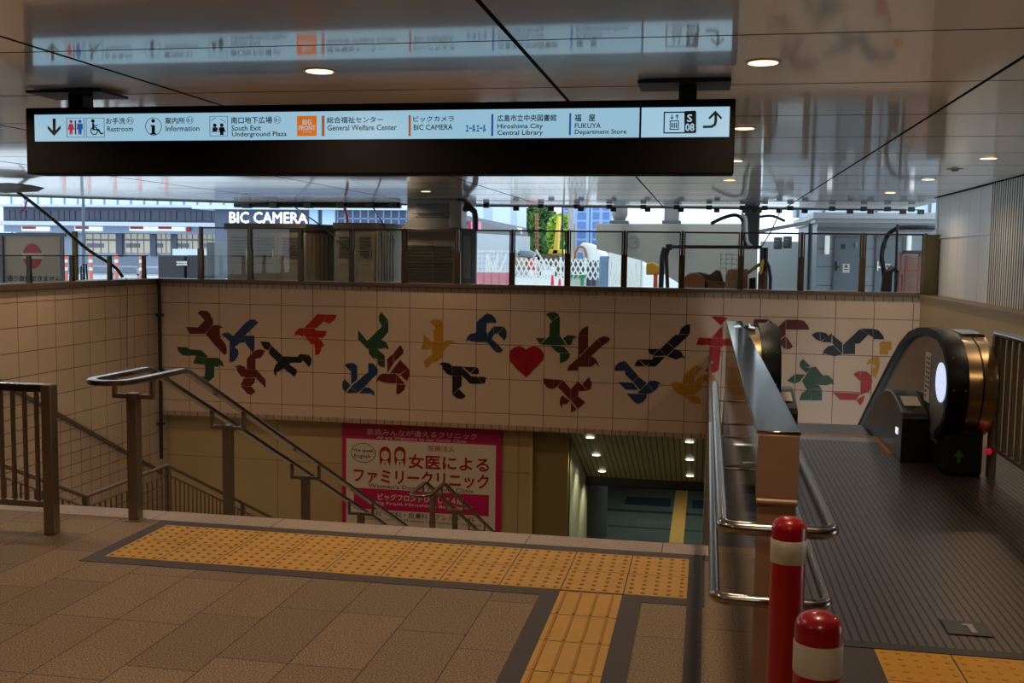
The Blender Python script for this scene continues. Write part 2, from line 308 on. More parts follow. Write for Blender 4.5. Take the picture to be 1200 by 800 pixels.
BIRDS=[
('brown','brown bird motif with hooked wing tip, highest bird beside the wall corner',[[(-9.097,0.457),(-9.027,0.499),(-8.914,0.492),(-8.84,0.429),(-8.973,0.337)],[(-8.857,0.417),(-8.803,0.336),(-8.804,0.248),(-8.956,0.09),(-9.093,0.189),(-8.959,0.321),(-8.968,0.337)],[(-9.332,0.19),(-9.098,0.189),(-8.961,0.08),(-9.246,0.068)],[(-8.941,0.076),(-8.835,0.196),(-8.668,0.112),(-8.669,0.032),(-8.82,-0.026)],[(-8.835,0.203),(-8.767,0.244),(-8.667,0.235),(-8.6,0.197),(-8.668,0.191),(-8.668,0.119)],[(-8.941,0.067),(-8.82,-0.03),(-8.669,0.025),(-8.558,-0.111),(-8.539,-0.193),(-8.547,-0.263),(-8.585,-0.299),(-8.758,-0.129)]]),
('blue',"blue bird motif with straight raised wing, touching the dark red bird's wing tip",[[(-8.636,0.08),(-8.556,0.11),(-8.482,0.1),(-8.432,0.06),(-8.476,-0.046)],[(-8.473,-0.051),(-8.427,0.053),(-8.185,0.06),(-8.186,-0.054),(-8.285,-0.069),(-8.385,-0.148),(-8.477,-0.172)],[(-8.395,0.063),(-8.158,0.306),(-8.084,0.354),(-7.997,0.357),(-7.924,0.312),(-8.035,0.205),(-8.185,0.069)],[(-8.175,0.06),(-8.0,0.065),(-8.001,-0.165),(-8.039,-0.235),(-8.171,-0.07)],[(-8.479,-0.184),(-8.385,-0.155),(-8.323,-0.198),(-8.311,-0.267),(-8.349,-0.35),(-8.412,-0.41),(-8.482,-0.42)]]),
('green','green bird motif just above the stair handrail, lowest bird beside the wall corner',[[(-9.51,-0.18),(-9.312,-0.181),(-9.275,-0.215),(-9.276,-0.333),(-9.39,-0.331),(-9.478,-0.268)],[(-9.265,-0.219),(-9.035,-0.226),(-8.911,-0.333),(-8.974,-0.365),(-9.132,-0.328),(-9.266,-0.328)],[(-9.195,-0.471),(-9.137,-0.338),(-8.977,-0.375),(-8.978,-0.483),(-9.089,-0.479)],[(-8.966,-0.365),(-8.786,-0.359),(-8.787,-0.516),(-8.968,-0.522)],[(-8.778,-0.359),(-8.711,-0.357),(-8.636,-0.418),(-8.597,-0.517),(-8.637,-0.504),(-8.674,-0.478),(-8.712,-0.521),(-8.78,-0.516)],[(-8.958,-0.532),(-8.788,-0.526),(-8.789,-0.704),(-8.954,-0.844),(-8.971,-0.77)],[(-9.129,-0.716),(-8.976,-0.711),(-8.977,-0.845),(-9.042,-0.831),(-9.13,-0.771)]]),
('dark_red','dark red bird motif with a split forked foot, below the straight-winged blue bird',[[(-7.997,-0.206),(-7.915,-0.174),(-7.805,-0.193),(-7.83,-0.264),(-7.892,-0.331),(-7.978,-0.343)],[(-8.143,-0.355),(-8.007,-0.216),(-7.985,-0.362),(-7.987,-0.536),(-8.147,-0.53)],[(-8.388,-0.51),(-8.288,-0.476),(-8.189,-0.508),(-8.17,-0.554),(-8.176,-0.694),(-8.265,-0.674),(-8.334,-0.583),(-8.333,-0.525)],[(-8.165,-0.547),(-7.979,-0.545),(-7.973,-0.687),(-8.166,-0.701)],[(-7.969,-0.547),(-7.791,-0.727),(-7.792,-0.867),(-7.963,-0.71)],[(-8.203,-0.714),(-7.993,-0.707),(-8.006,-0.782),(-8.068,-0.842),(-8.167,-0.853),(-8.266,-0.833)],[(-8.271,-0.85),(-8.167,-0.862),(-8.063,-0.859),(-7.99,-0.945),(-8.069,-1.006),(-8.143,-0.986)]]),
('black','black bird motif with outstretched wings below the bright red bird',[[(-7.885,-0.034),(-7.726,-0.036),(-7.682,-0.093),(-7.739,-0.187),(-7.813,-0.159)],[(-7.72,-0.196),(-7.672,-0.106),(-7.47,-0.28),(-7.564,-0.39),(-7.715,-0.249)],[(-7.561,-0.399),(-7.463,-0.289),(-7.354,-0.318),(-7.317,-0.405),(-7.447,-0.513),(-7.545,-0.475)],[(-7.451,-0.289),(-7.195,-0.286),(-7.166,-0.328),(-7.239,-0.395),(-7.312,-0.398),(-7.344,-0.318)],[(-7.23,-0.395),(-7.186,-0.301),(-7.137,-0.238),(-6.982,-0.242),(-7.113,-0.391)],[(-7.074,-0.344),(-6.965,-0.246),(-6.912,-0.316),(-6.919,-0.385),(-6.954,-0.467)],[(-7.428,-0.51),(-7.342,-0.429),(-7.196,-0.521),(-7.204,-0.591),(-7.24,-0.65)],[(-7.631,-0.536),(-7.581,-0.423),(-7.459,-0.518),(-7.533,-0.556),(-7.577,-0.58),(-7.587,-0.65),(-7.619,-0.617)]]),
('red','bright red bird motif with raised wing, alone near the top between blue and green birds',[[(-7.043,0.236),(-6.802,0.483),(-6.67,0.481),(-6.682,0.367),(-6.826,0.237),(-6.863,0.248)],[(-6.658,0.481),(-6.438,0.482),(-6.479,0.395),(-6.574,0.324),(-6.663,0.356)],[(-7.233,0.077),(-7.213,0.158),(-7.152,0.222),(-7.068,0.231),(-7.066,0.077),(-7.177,0.113)],[(-7.056,0.222),(-6.863,0.232),(-6.873,0.076),(-7.02,0.074),(-7.056,0.105)],[(-6.86,0.214),(-6.803,0.192),(-6.634,0.19),(-6.647,0.117),(-6.707,0.065),(-6.863,0.069)],[(-7.02,0.065),(-6.784,0.056),(-6.851,-0.054),(-6.923,-0.052)],[(-6.851,-0.063),(-6.779,0.044),(-6.719,0.0),(-6.676,-0.067),(-6.731,-0.115),(-6.743,-0.184),(-6.779,-0.231),(-6.839,-0.24)]]),
('blue','blue bird motif with two upright wing tips like a W, above the clinic advert edge',[[(-6.288,-0.41),(-6.24,-0.374),(-6.133,-0.366),(-6.062,-0.414),(-6.062,-0.448),(-6.169,-0.52)],[(-6.169,-0.527),(-6.062,-0.46),(-6.061,-0.656),(-6.168,-0.743)],[(-6.336,-0.779),(-6.324,-0.698),(-6.288,-0.662),(-6.185,-0.766),(-6.28,-0.885),(-6.319,-0.847)],[(-6.261,-0.907),(-6.175,-0.807),(-6.049,-0.894)],[(-6.168,-0.789),(-5.883,-0.54),(-5.694,-0.538),(-5.93,-0.787),(-6.042,-0.882)],[(-5.848,-0.357),(-5.754,-0.37),(-5.678,-0.458),(-5.682,-0.527),(-5.848,-0.532)],[(-6.013,-0.897),(-5.918,-0.793),(-5.824,-0.799),(-5.752,-0.86),(-5.733,-0.939),(-5.8,-0.896)]]),
('green','green bird motif with tall raised wing beside the dark red bird, near the yellow bird',[[(-5.62,0.552),(-5.498,0.419),(-5.603,0.304),(-5.657,0.404),(-5.657,0.483)],[(-5.603,0.293),(-5.493,0.401),(-5.492,0.205),(-5.614,0.068),(-5.84,0.064)],[(-6.039,0.218),(-5.873,0.029),(-5.873,-0.096),(-6.039,0.065)],[(-5.863,0.052),(-5.684,0.057),(-5.684,-0.095),(-5.863,-0.1)],[(-5.675,0.058),(-5.59,0.055),(-5.52,0.001),(-5.477,-0.1),(-5.543,-0.068),(-5.601,-0.092),(-5.674,-0.094)],[(-5.844,-0.111),(-5.686,-0.106),(-5.686,-0.265),(-5.766,-0.268),(-5.837,-0.19)],[(-5.677,-0.117),(-5.554,-0.215),(-5.554,-0.299),(-5.676,-0.294)],[(-5.676,-0.306),(-5.554,-0.308),(-5.553,-0.42),(-5.624,-0.411),(-5.676,-0.367)]]),
('dark_red','dark red bird motif with fanned wings between the green bird and the yellow bird',[[(-5.267,-0.021),(-5.21,-0.114),(-5.219,-0.164),(-5.378,-0.319),(-5.385,-0.172)],[(-5.507,-0.282),(-5.397,-0.181),(-5.396,-0.346),(-5.494,-0.509)],[(-5.447,-0.518),(-5.272,-0.286),(-5.124,-0.428),(-5.283,-0.531),(-5.341,-0.517)],[(-5.115,-0.432),(-5.091,-0.529),(-5.147,-0.651),(-5.259,-0.546)],[(-5.508,-0.543),(-5.344,-0.531),(-5.343,-0.697),(-5.507,-0.696)],[(-5.706,-0.694),(-5.67,-0.594),(-5.6,-0.54),(-5.518,-0.532),(-5.517,-0.692),(-5.599,-0.683),(-5.654,-0.651)],[(-5.334,-0.542),(-5.184,-0.698),(-5.329,-0.707)],[(-5.329,-0.721),(-5.17,-0.72),(-5.199,-0.816),(-5.269,-0.876),(-5.333,-0.89)]]),
('yellow','yellow bird motif flying upward, alone left of the hook-winged blue bird',[[(-4.731,0.405),(-4.651,0.452),(-4.559,0.447),(-4.496,0.411),(-4.62,0.307)],[(-4.661,0.261),(-4.496,0.384),(-4.494,0.08),(-4.659,0.084)],[(-4.85,0.189),(-4.705,0.058),(-4.704,-0.061),(-4.839,0.041)],[(-4.894,-0.071),(-4.848,0.027),(-4.739,-0.066)],[(-4.687,0.055),(-4.496,0.06),(-4.494,-0.106),(-4.686,-0.112)],[(-4.487,0.056),(-4.406,0.094),(-4.292,0.075),(-4.383,0.023),(-4.481,-0.087)],[(-4.685,-0.123),(-4.492,-0.117),(-4.53,-0.217),(-4.622,-0.287),(-4.832,-0.283),(-4.692,-0.17)],[(-4.842,-0.297),(-4.684,-0.298),(-4.794,-0.417)]]),
('blue','blue bird motif with hooked wings, immediately left of the red heart',[[(-3.903,0.415),(-3.731,0.566),(-3.727,0.242),(-3.895,0.242)],[(-3.722,0.57),(-3.638,0.555),(-3.581,0.501),(-3.551,0.424),(-3.72,0.415)],[(-3.935,0.228),(-3.713,0.238),(-3.711,0.083),(-3.927,0.077)],[(-4.086,0.081),(-4.053,0.167),(-3.997,0.213),(-3.944,0.223),(-3.938,0.081),(-3.984,0.084),(-4.03,0.111)],[(-3.702,0.221),(-3.602,0.348),(-3.598,0.195),(-3.644,0.149)],[(-3.591,0.352),(-3.42,0.35),(-3.522,0.241),(-3.589,0.224)],[(-3.517,0.226),(-3.406,0.339),(-3.369,0.263),(-3.375,0.186),(-3.403,0.118)],[(-3.702,0.194),(-3.555,0.07),(-3.56,-0.082),(-3.705,0.076)],[(-3.546,0.065),(-3.432,-0.049),(-3.472,-0.088),(-3.547,-0.092)]]),
('black','black bird motif below the hook-winged blue bird and the yellow bird',[[(-4.564,-0.33),(-4.483,-0.298),(-4.38,-0.313),(-4.334,-0.356),(-4.332,-0.525),(-4.424,-0.494),(-4.489,-0.418),(-4.494,-0.362)],[(-4.322,-0.361),(-4.152,-0.362),(-4.151,-0.521),(-4.321,-0.522)],[(-4.32,-0.536),(-4.16,-0.534),(-4.158,-0.698),(-4.317,-0.851)],[(-4.31,-0.864),(-4.203,-0.761),(-4.081,-0.875),(-4.122,-0.915),(-4.213,-0.926)],[(-4.132,-0.368),(-3.904,-0.364),(-4.001,-0.464)],[(-3.989,-0.479),(-3.888,-0.364),(-3.853,-0.407),(-3.852,-0.479)],[(-4.141,-0.384),(-3.989,-0.524),(-3.886,-0.529),(-3.787,-0.647),(-3.999,-0.654),(-4.139,-0.525)],[(-3.872,-0.531),(-3.72,-0.532),(-3.737,-0.627),(-3.773,-0.642)]]),
('green',"green bird motif just above the red heart's shoulder, head towards the brown bird",[[(-2.689,0.589),(-2.606,0.62),(-2.518,0.615),(-2.462,0.579),(-2.581,0.467)],[(-2.62,0.422),(-2.455,0.553),(-2.449,0.23),(-2.621,0.221)],[(-2.853,0.174),(-2.702,0.174),(-2.785,0.073)],[(-2.769,0.065),(-2.621,0.212),(-2.445,0.219),(-2.332,0.069)],[(-2.382,0.181),(-2.313,0.234),(-2.225,0.236),(-2.154,0.205),(-2.213,0.182),(-2.244,0.082),(-2.299,0.063)],[(-2.601,0.052),(-2.386,0.045),(-2.279,-0.059),(-2.44,-0.066),(-2.484,-0.063)],[(-2.435,-0.077),(-2.268,-0.072),(-2.273,-0.138),(-2.327,-0.205),(-2.432,-0.242)]]),
('heart','red heart motif at the middle of the tiled mural',[[(-3.021,-0.04),(-2.908,-0.147),(-3.018,-0.261),(-3.168,-0.12),(-3.062,-0.01)],[(-3.311,-0.16),(-3.313,-0.137),(-3.296,-0.059),(-3.23,-0.002),(-3.177,-0.115)],[(-3.219,0.005),(-3.141,0.023),(-3.069,-0.004),(-3.168,-0.106)],[(-3.015,-0.035),(-2.973,0.006),(-2.911,0.023),(-2.908,-0.134)],[(-2.9,0.026),(-2.862,0.024),(-2.784,-0.006),(-2.727,-0.086),(-2.722,-0.137),(-2.897,-0.142)],[(-2.897,-0.153),(-2.724,-0.148),(-2.747,-0.219),(-2.878,-0.356),(-2.894,-0.367)],[(-3.306,-0.171),(-3.177,-0.129),(-3.025,-0.27),(-3.021,-0.494),(-3.191,-0.355),(-3.283,-0.247)],[(-3.011,-0.27),(-2.908,-0.162),(-2.905,-0.379),(-3.008,-0.493)]]),
('brown','brown bird motif with two raised wings beside the red heart',[[(-2.12,0.232),(-2.084,0.327),(-2.02,0.379),(-1.961,0.4),(-1.963,0.239)],[(-2.126,0.221),(-1.962,0.226),(-1.959,0.047),(-2.12,-0.122)],[(-2.087,-0.116),(-1.802,0.178),(-1.724,0.065),(-1.912,-0.115)],[(-1.792,0.189),(-1.701,0.233),(-1.625,0.224),(-1.581,0.189),(-1.645,0.122),(-1.715,0.074)],[(-2.124,-0.129),(-1.951,-0.123),(-1.948,-0.287),(-2.121,-0.293)],[(-1.94,-0.121),(-1.868,-0.125),(-1.813,-0.167),(-1.76,-0.281),(-1.822,-0.222),(-1.887,-0.285),(-1.937,-0.287)],[(-2.306,-0.37),(-2.281,-0.292),(-2.13,-0.155),(-2.126,-0.363)]]),
('dark_red','dark red bird motif with spread wings, lowest motif below the two-winged brown bird',[[(-2.72,-0.521),(-2.546,-0.532),(-2.543,-0.698),(-2.639,-0.679),(-2.701,-0.604)],[(-2.535,-0.532),(-2.374,-0.537),(-2.463,-0.635),(-2.533,-0.686)],[(-2.462,-0.657),(-2.369,-0.552),(-2.245,-0.68),(-2.242,-0.87)],[(-2.234,-0.686),(-2.116,-0.55),(-2.111,-0.781),(-2.231,-0.88)],[(-2.104,-0.571),(-2.051,-0.602),(-1.959,-0.698),(-2.102,-0.714)],[(-2.04,-0.598),(-1.931,-0.466),(-1.881,-0.574),(-1.896,-0.663),(-1.944,-0.693)],[(-2.222,-0.889),(-2.117,-0.803),(-1.988,-0.904),(-2.109,-1.019)],[(-2.23,-0.922),(-2.131,-1.029),(-2.227,-1.09)],[(-2.382,-0.802),(-2.252,-0.89),(-2.313,-0.948),(-2.375,-0.941),(-2.383,-1.024),(-2.424,-0.937),(-2.415,-0.848)]]),
('black','black bird motif with long raised wing above the yellow bird',[[(-0.433,0.307),(-0.404,0.405),(-0.331,0.46),(-0.26,0.477),(-0.26,0.316)],[(-0.496,0.291),(-0.268,0.301),(-0.501,0.074),(-0.62,0.169)],[(-0.74,0.051),(-0.63,0.158),(-0.511,0.062),(-0.635,-0.066)],[(-0.947,0.045),(-0.765,0.046),(-0.869,-0.056),(-0.924,-0.019)],[(-0.865,-0.071),(-0.753,0.042),(-0.652,-0.06)],[(-1.158,-0.254),(-1.145,-0.189),(-1.099,-0.142),(-0.993,-0.249)],[(-1.086,-0.137),(-0.857,-0.136),(-0.965,-0.244)],[(-0.94,-0.247),(-0.843,-0.09),(-0.66,-0.084),(-0.811,-0.249)],[(-0.614,-0.07),(-0.5,0.05),(-0.404,0.018),(-0.326,-0.108),(-0.391,-0.078),(-0.464,-0.123)]]),
('blue','teal blue bird motif with stepped tail, left of the yellow bird',[[(-1.497,-0.342),(-1.488,-0.265),(-1.414,-0.197),(-1.328,-0.177),(-1.325,-0.336)],[(-1.317,-0.183),(-1.096,-0.422),(-1.191,-0.512),(-1.314,-0.401)],[(-1.18,-0.52),(-1.092,-0.437),(-0.958,-0.53),(-1.059,-0.649)],[(-1.428,-0.536),(-1.195,-0.538),(-1.095,-0.65),(-1.302,-0.658)],[(-1.1,-0.709),(-0.954,-0.556),(-0.837,-0.677),(-0.917,-0.713)],[(-0.945,-0.54),(-0.901,-0.499),(-0.816,-0.488),(-0.708,-0.532),(-0.761,-0.544),(-0.77,-0.61),(-0.827,-0.666)],[(-1.283,-0.731),(-0.949,-0.725),(-0.959,-0.791),(-1.011,-0.858),(-1.085,-0.89),(-1.14,-0.87)]]),
('yellow','yellow bird motif with fanned wings in front of the steel handrail end',[[(-0.152,-0.199),(-0.042,-0.249),(-0.148,-0.367)],[(-0.344,-0.389),(-0.163,-0.21),(-0.171,-0.523),(-0.344,-0.518)],[(-0.552,-0.53),(-0.468,-0.497),(-0.357,-0.523),(-0.352,-0.713),(-0.442,-0.684),(-0.512,-0.6)],[(-0.344,-0.544),(-0.17,-0.538),(-0.17,-0.702),(-0.339,-0.708)],[(-0.155,-0.501),(-0.049,-0.372),(-0.042,-0.593),(-0.157,-0.701)],[(-0.038,-0.361),(0.135,-0.351),(0.027,-0.457),(-0.034,-0.507)],[(0.036,-0.468),(0.15,-0.354),(0.194,-0.434),(0.187,-0.531),(0.151,-0.586)],[(-0.324,-0.723),(-0.127,-0.726),(-0.215,-0.833)],[(-0.2,-0.841),(-0.11,-0.725),(-0.058,-0.767),(-0.046,-0.848)]]),
('red','bright red bird motif half hidden behind the polished steel wall end',[[(0.08,0.616),(0.257,0.614),(0.341,0.594),(0.24,0.475)],[(0.262,0.454),(0.268,0.267),(0.105,0.263)],[(-0.147,0.138),(-0.108,0.252),(0.086,0.251),(0.037,0.143)],[(0.059,0.246),(0.278,0.253),(0.282,0.146),(0.262,0.118),(0.052,0.135)],[(0.074,0.114),(0.251,0.109),(0.251,-0.021),(0.144,-0.142),(0.08,-0.095)],[(0.012,-0.286),(0.138,-0.158),(0.245,-0.036),(0.225,-0.272),(0.17,-0.317),(0.086,-0.32)],[(0.289,0.242),(0.352,0.223),(0.38,0.123),(0.292,0.142)]]),
('brown','brown bird motif with long wing behind the escalator handrail end',[[(0.782,0.58),(1.014,0.586),(0.929,0.487),(0.775,0.478)],[(1.024,0.575),(1.159,0.463),(1.165,0.271),(1.034,0.401)],[(1.169,0.468),(1.281,0.582),(1.289,0.345),(1.178,0.253)],[(1.293,0.586),(1.464,0.591),(1.469,0.434),(1.294,0.433)],[(1.474,0.591),(1.567,0.579),(1.641,0.501),(1.659,0.439),(1.479,0.434)],[(1.183,0.232),(1.29,0.319),(1.297,0.109),(1.268,0.123)],[(1.301,0.313),(1.41,0.158),(1.371,0.115),(1.308,0.109)],[(1.059,0.26),(1.159,0.231),(1.103,0.192),(1.052,0.179)]]),
('dark_red','dark red bird motif mostly hidden by the black escalator handrail end',[[(1.092,-0.094),(1.181,-0.007),(1.221,-0.09),(1.106,-0.221)],[(1.011,-0.129),(1.082,-0.105),(1.096,-0.226),(1.016,-0.277)],[(0.929,-0.132),(1.003,-0.129),(1.008,-0.278),(0.933,-0.259)]]),
('black','black bird motif with long outstretched wing above the escalator comb plate',[[(1.703,0.35),(1.756,0.389),(1.826,0.401),(1.835,0.255),(1.77,0.285)],[(1.838,0.402),(1.927,0.383),(1.965,0.342),(1.843,0.255)],[(1.862,0.245),(2.017,0.39),(2.013,0.239)],[(2.028,0.359),(2.184,0.23),(2.196,0.061),(2.038,0.219)],[(2.204,0.213),(2.383,0.225),(2.39,0.062),(2.21,0.057)],[(2.224,0.224),(2.449,0.462),(2.582,0.38),(2.452,0.235)],[(2.467,0.471),(2.649,0.476),(2.654,0.345),(2.595,0.381)],[(2.659,0.476),(2.751,0.447),(2.813,0.366),(2.829,0.315),(2.665,0.314)],[(1.886,0.03),(1.907,0.11),(1.975,0.175),(2.045,0.188),(2.186,0.052),(2.082,0.015),(1.98,0.033),(1.929,0.059)]]),
('green','green bird motif below the long-winged black bird, nearest the ribbed landing',[[(1.533,-0.175),(1.537,-0.101),(1.58,-0.047),(1.702,-0.169),(1.629,-0.172)],[(1.54,-0.183),(1.635,-0.182),(1.696,-0.195),(1.638,-0.273)],[(1.577,-0.417),(1.716,-0.184),(1.787,-0.171),(1.892,-0.3),(1.848,-0.455)],[(1.899,-0.31),(1.993,-0.307),(2.056,-0.368),(2.085,-0.455),(2.038,-0.432),(1.959,-0.466),(1.858,-0.459)],[(1.338,-0.415),(1.455,-0.305),(1.46,-0.457)],[(1.467,-0.304),(1.619,-0.303),(1.542,-0.414),(1.472,-0.452)],[(1.587,-0.427),(1.838,-0.464),(1.891,-0.528),(1.658,-0.541)],[(1.543,-0.725),(1.58,-0.618),(1.659,-0.555),(1.72,-0.553),(1.726,-0.718)],[(1.73,-0.553),(1.895,-0.546),(1.902,-0.715),(1.736,-0.722)]]),
('yellow','yellow bird motif partly behind the sloping escalator handrail, above a red bird',[[(2.769,0.255),(2.891,0.149),(2.904,0.072),(2.773,0.064)],[(2.78,0.266),(2.945,0.277),(2.947,0.142),(2.907,0.145)],[(2.576,-0.109),(2.622,-0.024),(2.758,0.039),(2.779,-0.098),(2.725,-0.125),(2.654,-0.075)],[(2.668,-0.179),(2.735,-0.135),(2.784,-0.117),(2.723,-0.323),(2.672,-0.273)]]),
('red','bright red bird motif beneath the yellow bird at the escalator handrail slope',[[(2.383,-0.272),(2.451,-0.228),(2.481,-0.223),(2.491,-0.379)],[(2.491,-0.223),(2.58,-0.224),(2.652,-0.284),(2.675,-0.367),(2.497,-0.381)],[(2.497,-0.394),(2.676,-0.379),(2.642,-0.535),(2.506,-0.599)],[(2.074,-0.582),(2.495,-0.583),(2.429,-0.69),(2.189,-0.695)],[(2.443,-0.69),(2.566,-0.611),(2.55,-0.706),(2.513,-0.781)]])]
# ================================================================== THE SETTING
D = 17.6                                             # depth of the tiled mural wall
m = MB(); m.box((-11, -6, -.3), (.06, 5.59, 0)); m.box((.06, -6, -.3), (3.4, 4.45, 0)); m.box((.06, 4.45, -.3), (.36, 5.8, 0)); struct('floor', m, floor_m)
m = MB(); m.box((-11, 5.59, -.3), (.06, 5.79, .002)); struct('floor_kerb_strip', m, kerb_m)
m = MB(); m.box((-11, 5.76, -.04), (.06, 5.80, 0)); struct('trim_1', m, dark_band)
m = MB(); m.box((-11, 5.6, -4), (.06, 5.76, -.3)); struct('wall_under_floor', m, beige_m)
# dark paving border round the tactile strips
m = MB()
for a, b in (((-3.13, 5.49), (.03, 5.585)), ((-3.13, 4.75), (-.735, 4.84)), ((-.345, 4.75), (.03, 4.84)), ((-3.13, 4.84), (-3.05, 5.49)), ((-.045, 4.84), (.03, 5.49)),
             ((-3.05, 4.84), (-.045, 5.49)), ((-.65, 2.0), (-.345, 4.75)), ((.70, 3.7), (2.6, 4.38)), ((-.735, 2.0), (-.65, 4.84)), ((-.345, 2.0), (-.255, 4.75)), ((-.05, 2.0), (.02, 4.75)), ((.42, 2.0), (.70, 4.45)), ((.02, 5.49), (.06, 5.59))):
    m.box((a[0], a[1], -.01), (b[0], b[1], .0025))
struct('trim_2', m, dark_band)
# main stair: two flights with a landing, then the lower concourse
RISE, RUN = .158, .3434
m = MB()
def step(x0, x1, y, z): m.box((x0, y, z-.5), (x1, y+RUN+.02, z))
for i in range(13): step(-6.75, .06, 5.82+i*RUN, -RISE*(i+1))
m.box((-6.75, 10.28, -2.6), (.06, 12.32, -2.054))
for i in range(25):
    y = 12.3+i*RUN; step(-9.9 if False else (-6.75 if y < 17.6 else -2.3), .06, y, -2.054-RISE*(i+1))
stair_m = mat('stair_granite', '#8f8072', .6, 0, .15, 30)
struct('floor_stairs', m, stair_m)
m = MB(); m.box((-12, 5.8, -6.3), (-6.75, 18, -4.2)); m.box((-6.85, 5.8, -6.0), (-6.75, 12.3, -2.2)); struct('floor_lightwell', m, stair_m)
# left wall of the well, upper part standing slightly proud of the sloping lower part
def zl(y): return -.49-.5*(y-13.45)
m = MB(); m.prism([(-9.9, 10.51, .98), (-9.9, 17.9, zl(17.9)), (-9.9, 17.9, .98)], (-.3, 0, 0)); struct('wall_left', m, left_m)
m = MB(); m.prism([(-9.86, 5.8, .97), (-9.86, 10.53, .97), (-9.86, 17.9, zl(17.9)), (-9.86, 17.9, -6), (-9.86, 5.8, -6)], (-.4, 0, 0)); struct('wall_left_lower', m, leftlow_m)
m = MB(); m.prism([(-9.82, 10.6, zl(10.6)), (-9.82, 17.6, zl(17.6)), (-9.82, 17.6, zl(17.6)+.06), (-9.82, 10.6, zl(10.6)+.06)], (-.1, 0, 0)); struct('trim_3', m, mat('dark_stringer_cap', '#5a4c40', .4, 0, .1, 6))
m = MB(); m.box((-10.3, 8.5, .97), (-9.84, 17.6, 1.07)); struct('trim_4', m, cap_m, bevel=.01)
# tiled mural wall (a deep fascia over the stair tunnel) and its narrow borders
m = MB(); m.box((-9.9, D, -1.36), (3.36, D+.3, .92)); struct('wall_mural', m, mural_m)
m = MB(); m.box((-9.9, D-.004, .92), (3.36, D+.3, 1.0)); m.box((-9.9, D-.004, -1.44), (.06, D+.3, -1.36)); struct('trim_5', m, small_m)
m = MB(); m.box((-9.95, D-.06, 1.0), (3.36, D+.34, 1.07)); struct('trim_6', m, cap_m, bevel=.01)
# recessed panel wall below it, with the pier return beside the stair tunnel
m = MB(); m.box((-10.6, 17.9, -6), (-2.95, 18.1, -1.3)); struct('wall_panel', m, beige_m)
m = MB(); m.box((-2.97, 17.89, -6), (-2.93, 17.94, -1.4)); struct('trim_7', m, mat('pale_corner_bead', '#c0a880', .4, 0, .05, 5))
olive = mat('olive_panel', '#857444', .5, 0, .06, 2)
m = MB(); m.box((-2.95, 18.0, -6), (-2.33, 18.1, -1.4)); m.box((-2.33, 18.0, -6), (-2.31, 18.3, -1.4)); struct('wall_pier', m, olive)
# stair tunnel
tun = mat('tunnel_wall_panel', '#b4b49c', .28, 0, .06, 1.5)
m = MB(); m.box((-2.45, 18.1, -6.2), (-2.31, 21.2, -1.2)); struct('wall_tunnel', m, tun)
slope = lambda y: -1.44-.46*(y-17.75)
tc_m = rib_mat('tunnel_slatted_ceiling', '#857b5c', '#2c281c', 0, .1, .25, rough=.5, metal=0)
m = MB(); m.prism([(-2.45, 17.75, slope(17.75)), (-2.45, 20.9, slope(20.9)), (-2.45, 20.9, slope(20.9)+.2), (-2.45, 17.75, slope(17.75)+.2)], (2.55, 0, 0)); struct('ceiling_tunnel', m, tc_m)
m = MB(); m.box((-2.45, 20.9, -3.05), (.1, 21.1, -2.7)); m.box((-6, 21, -3.1), (5, 40, -2.95)); struct('ceiling_lower_concourse', m, mat('dark_lower_ceiling', '#1c1d1c', .7, 0, .1, 2))
m = MB(); m.box((.06, 5.8, -6.2), (.1, 21, -.05)); struct('wall_stair_side', m, mat('stair_side_metal', '#6c5240', .35, .4, .08, 3))
# lower concourse floor with inlaid bands
m = MB(); m.box((-6, 20.9, -6.3), (5, 40, -6)); struct('floor_lower', m, grid_mat('lower_floor_slab', '#59605a', '#343a37', 'XY', (.6, .6), (0, 0), .01, rough=.3, var=.1, speck=.4, speck_scale=20))
m = MB(); m.box((-6, 30.7, -6), (5, 30.95, -5.996)); m.box((-6, 28.9, -6), (5, 29.0, -5.996)); m.box((-6, 33.9, -6), (5, 34.4, -5.996)); struct('trim_8', m, mat('dark_floor_band', '#2c3634', .35, 0, .1, 3))
m = MB(); m.box((-2.3, 31.6, -6), (-.9, 32.7, -5.995)); m.box((-.25, 31.6, -6), (.9, 32.7, -5.995)); struct('trim_9', m, mat('blue_floor_inlay', '#243040', .3, 0, .1, 3))
m = MB(); m.box((-.80, 20.95, -6), (-.42, 35.5, -5.99)); struct('trim_10', m, yellow)
m = MB(); m.box((-6, 36, -6), (5, 36.2, -3)); m.box((-2.6, 21.2, -6), (-2.5, 28, -3)); m.box((-6.2, 20.9, -6.2), (-6, 36.2, -2.95)); m.box((5, 20.9, -6.2), (5.2, 36.2, -2.95)); m.box((.1, 20.9, -6.2), (5, 21, -2.95)); m.box((-6, 20.9, -6.2), (-2.5, 21, -2.95)); struct('wall_lower_concourse', m, mat('lower_wall', '#4c5552', .5, 0, .1, 1))
# escalator landing plate and the void beyond
m = MB(); m.box((.36, 4.45, -.2), (5.2, 9.45, .004)); struct('floor_landing_plate', m, rib_m)
m = MB(); m.box((.40, 4.38, -.1), (3.4, 4.452, .006)); struct('trim_11', m, mat('dark_threshold', '#3f3733', .45, .3, .1, 6))
m = MB(); m.box((.1, 5.8, -.25), (.36, 9.5, .0)); struct('floor_wall_footing', m, dark_band)
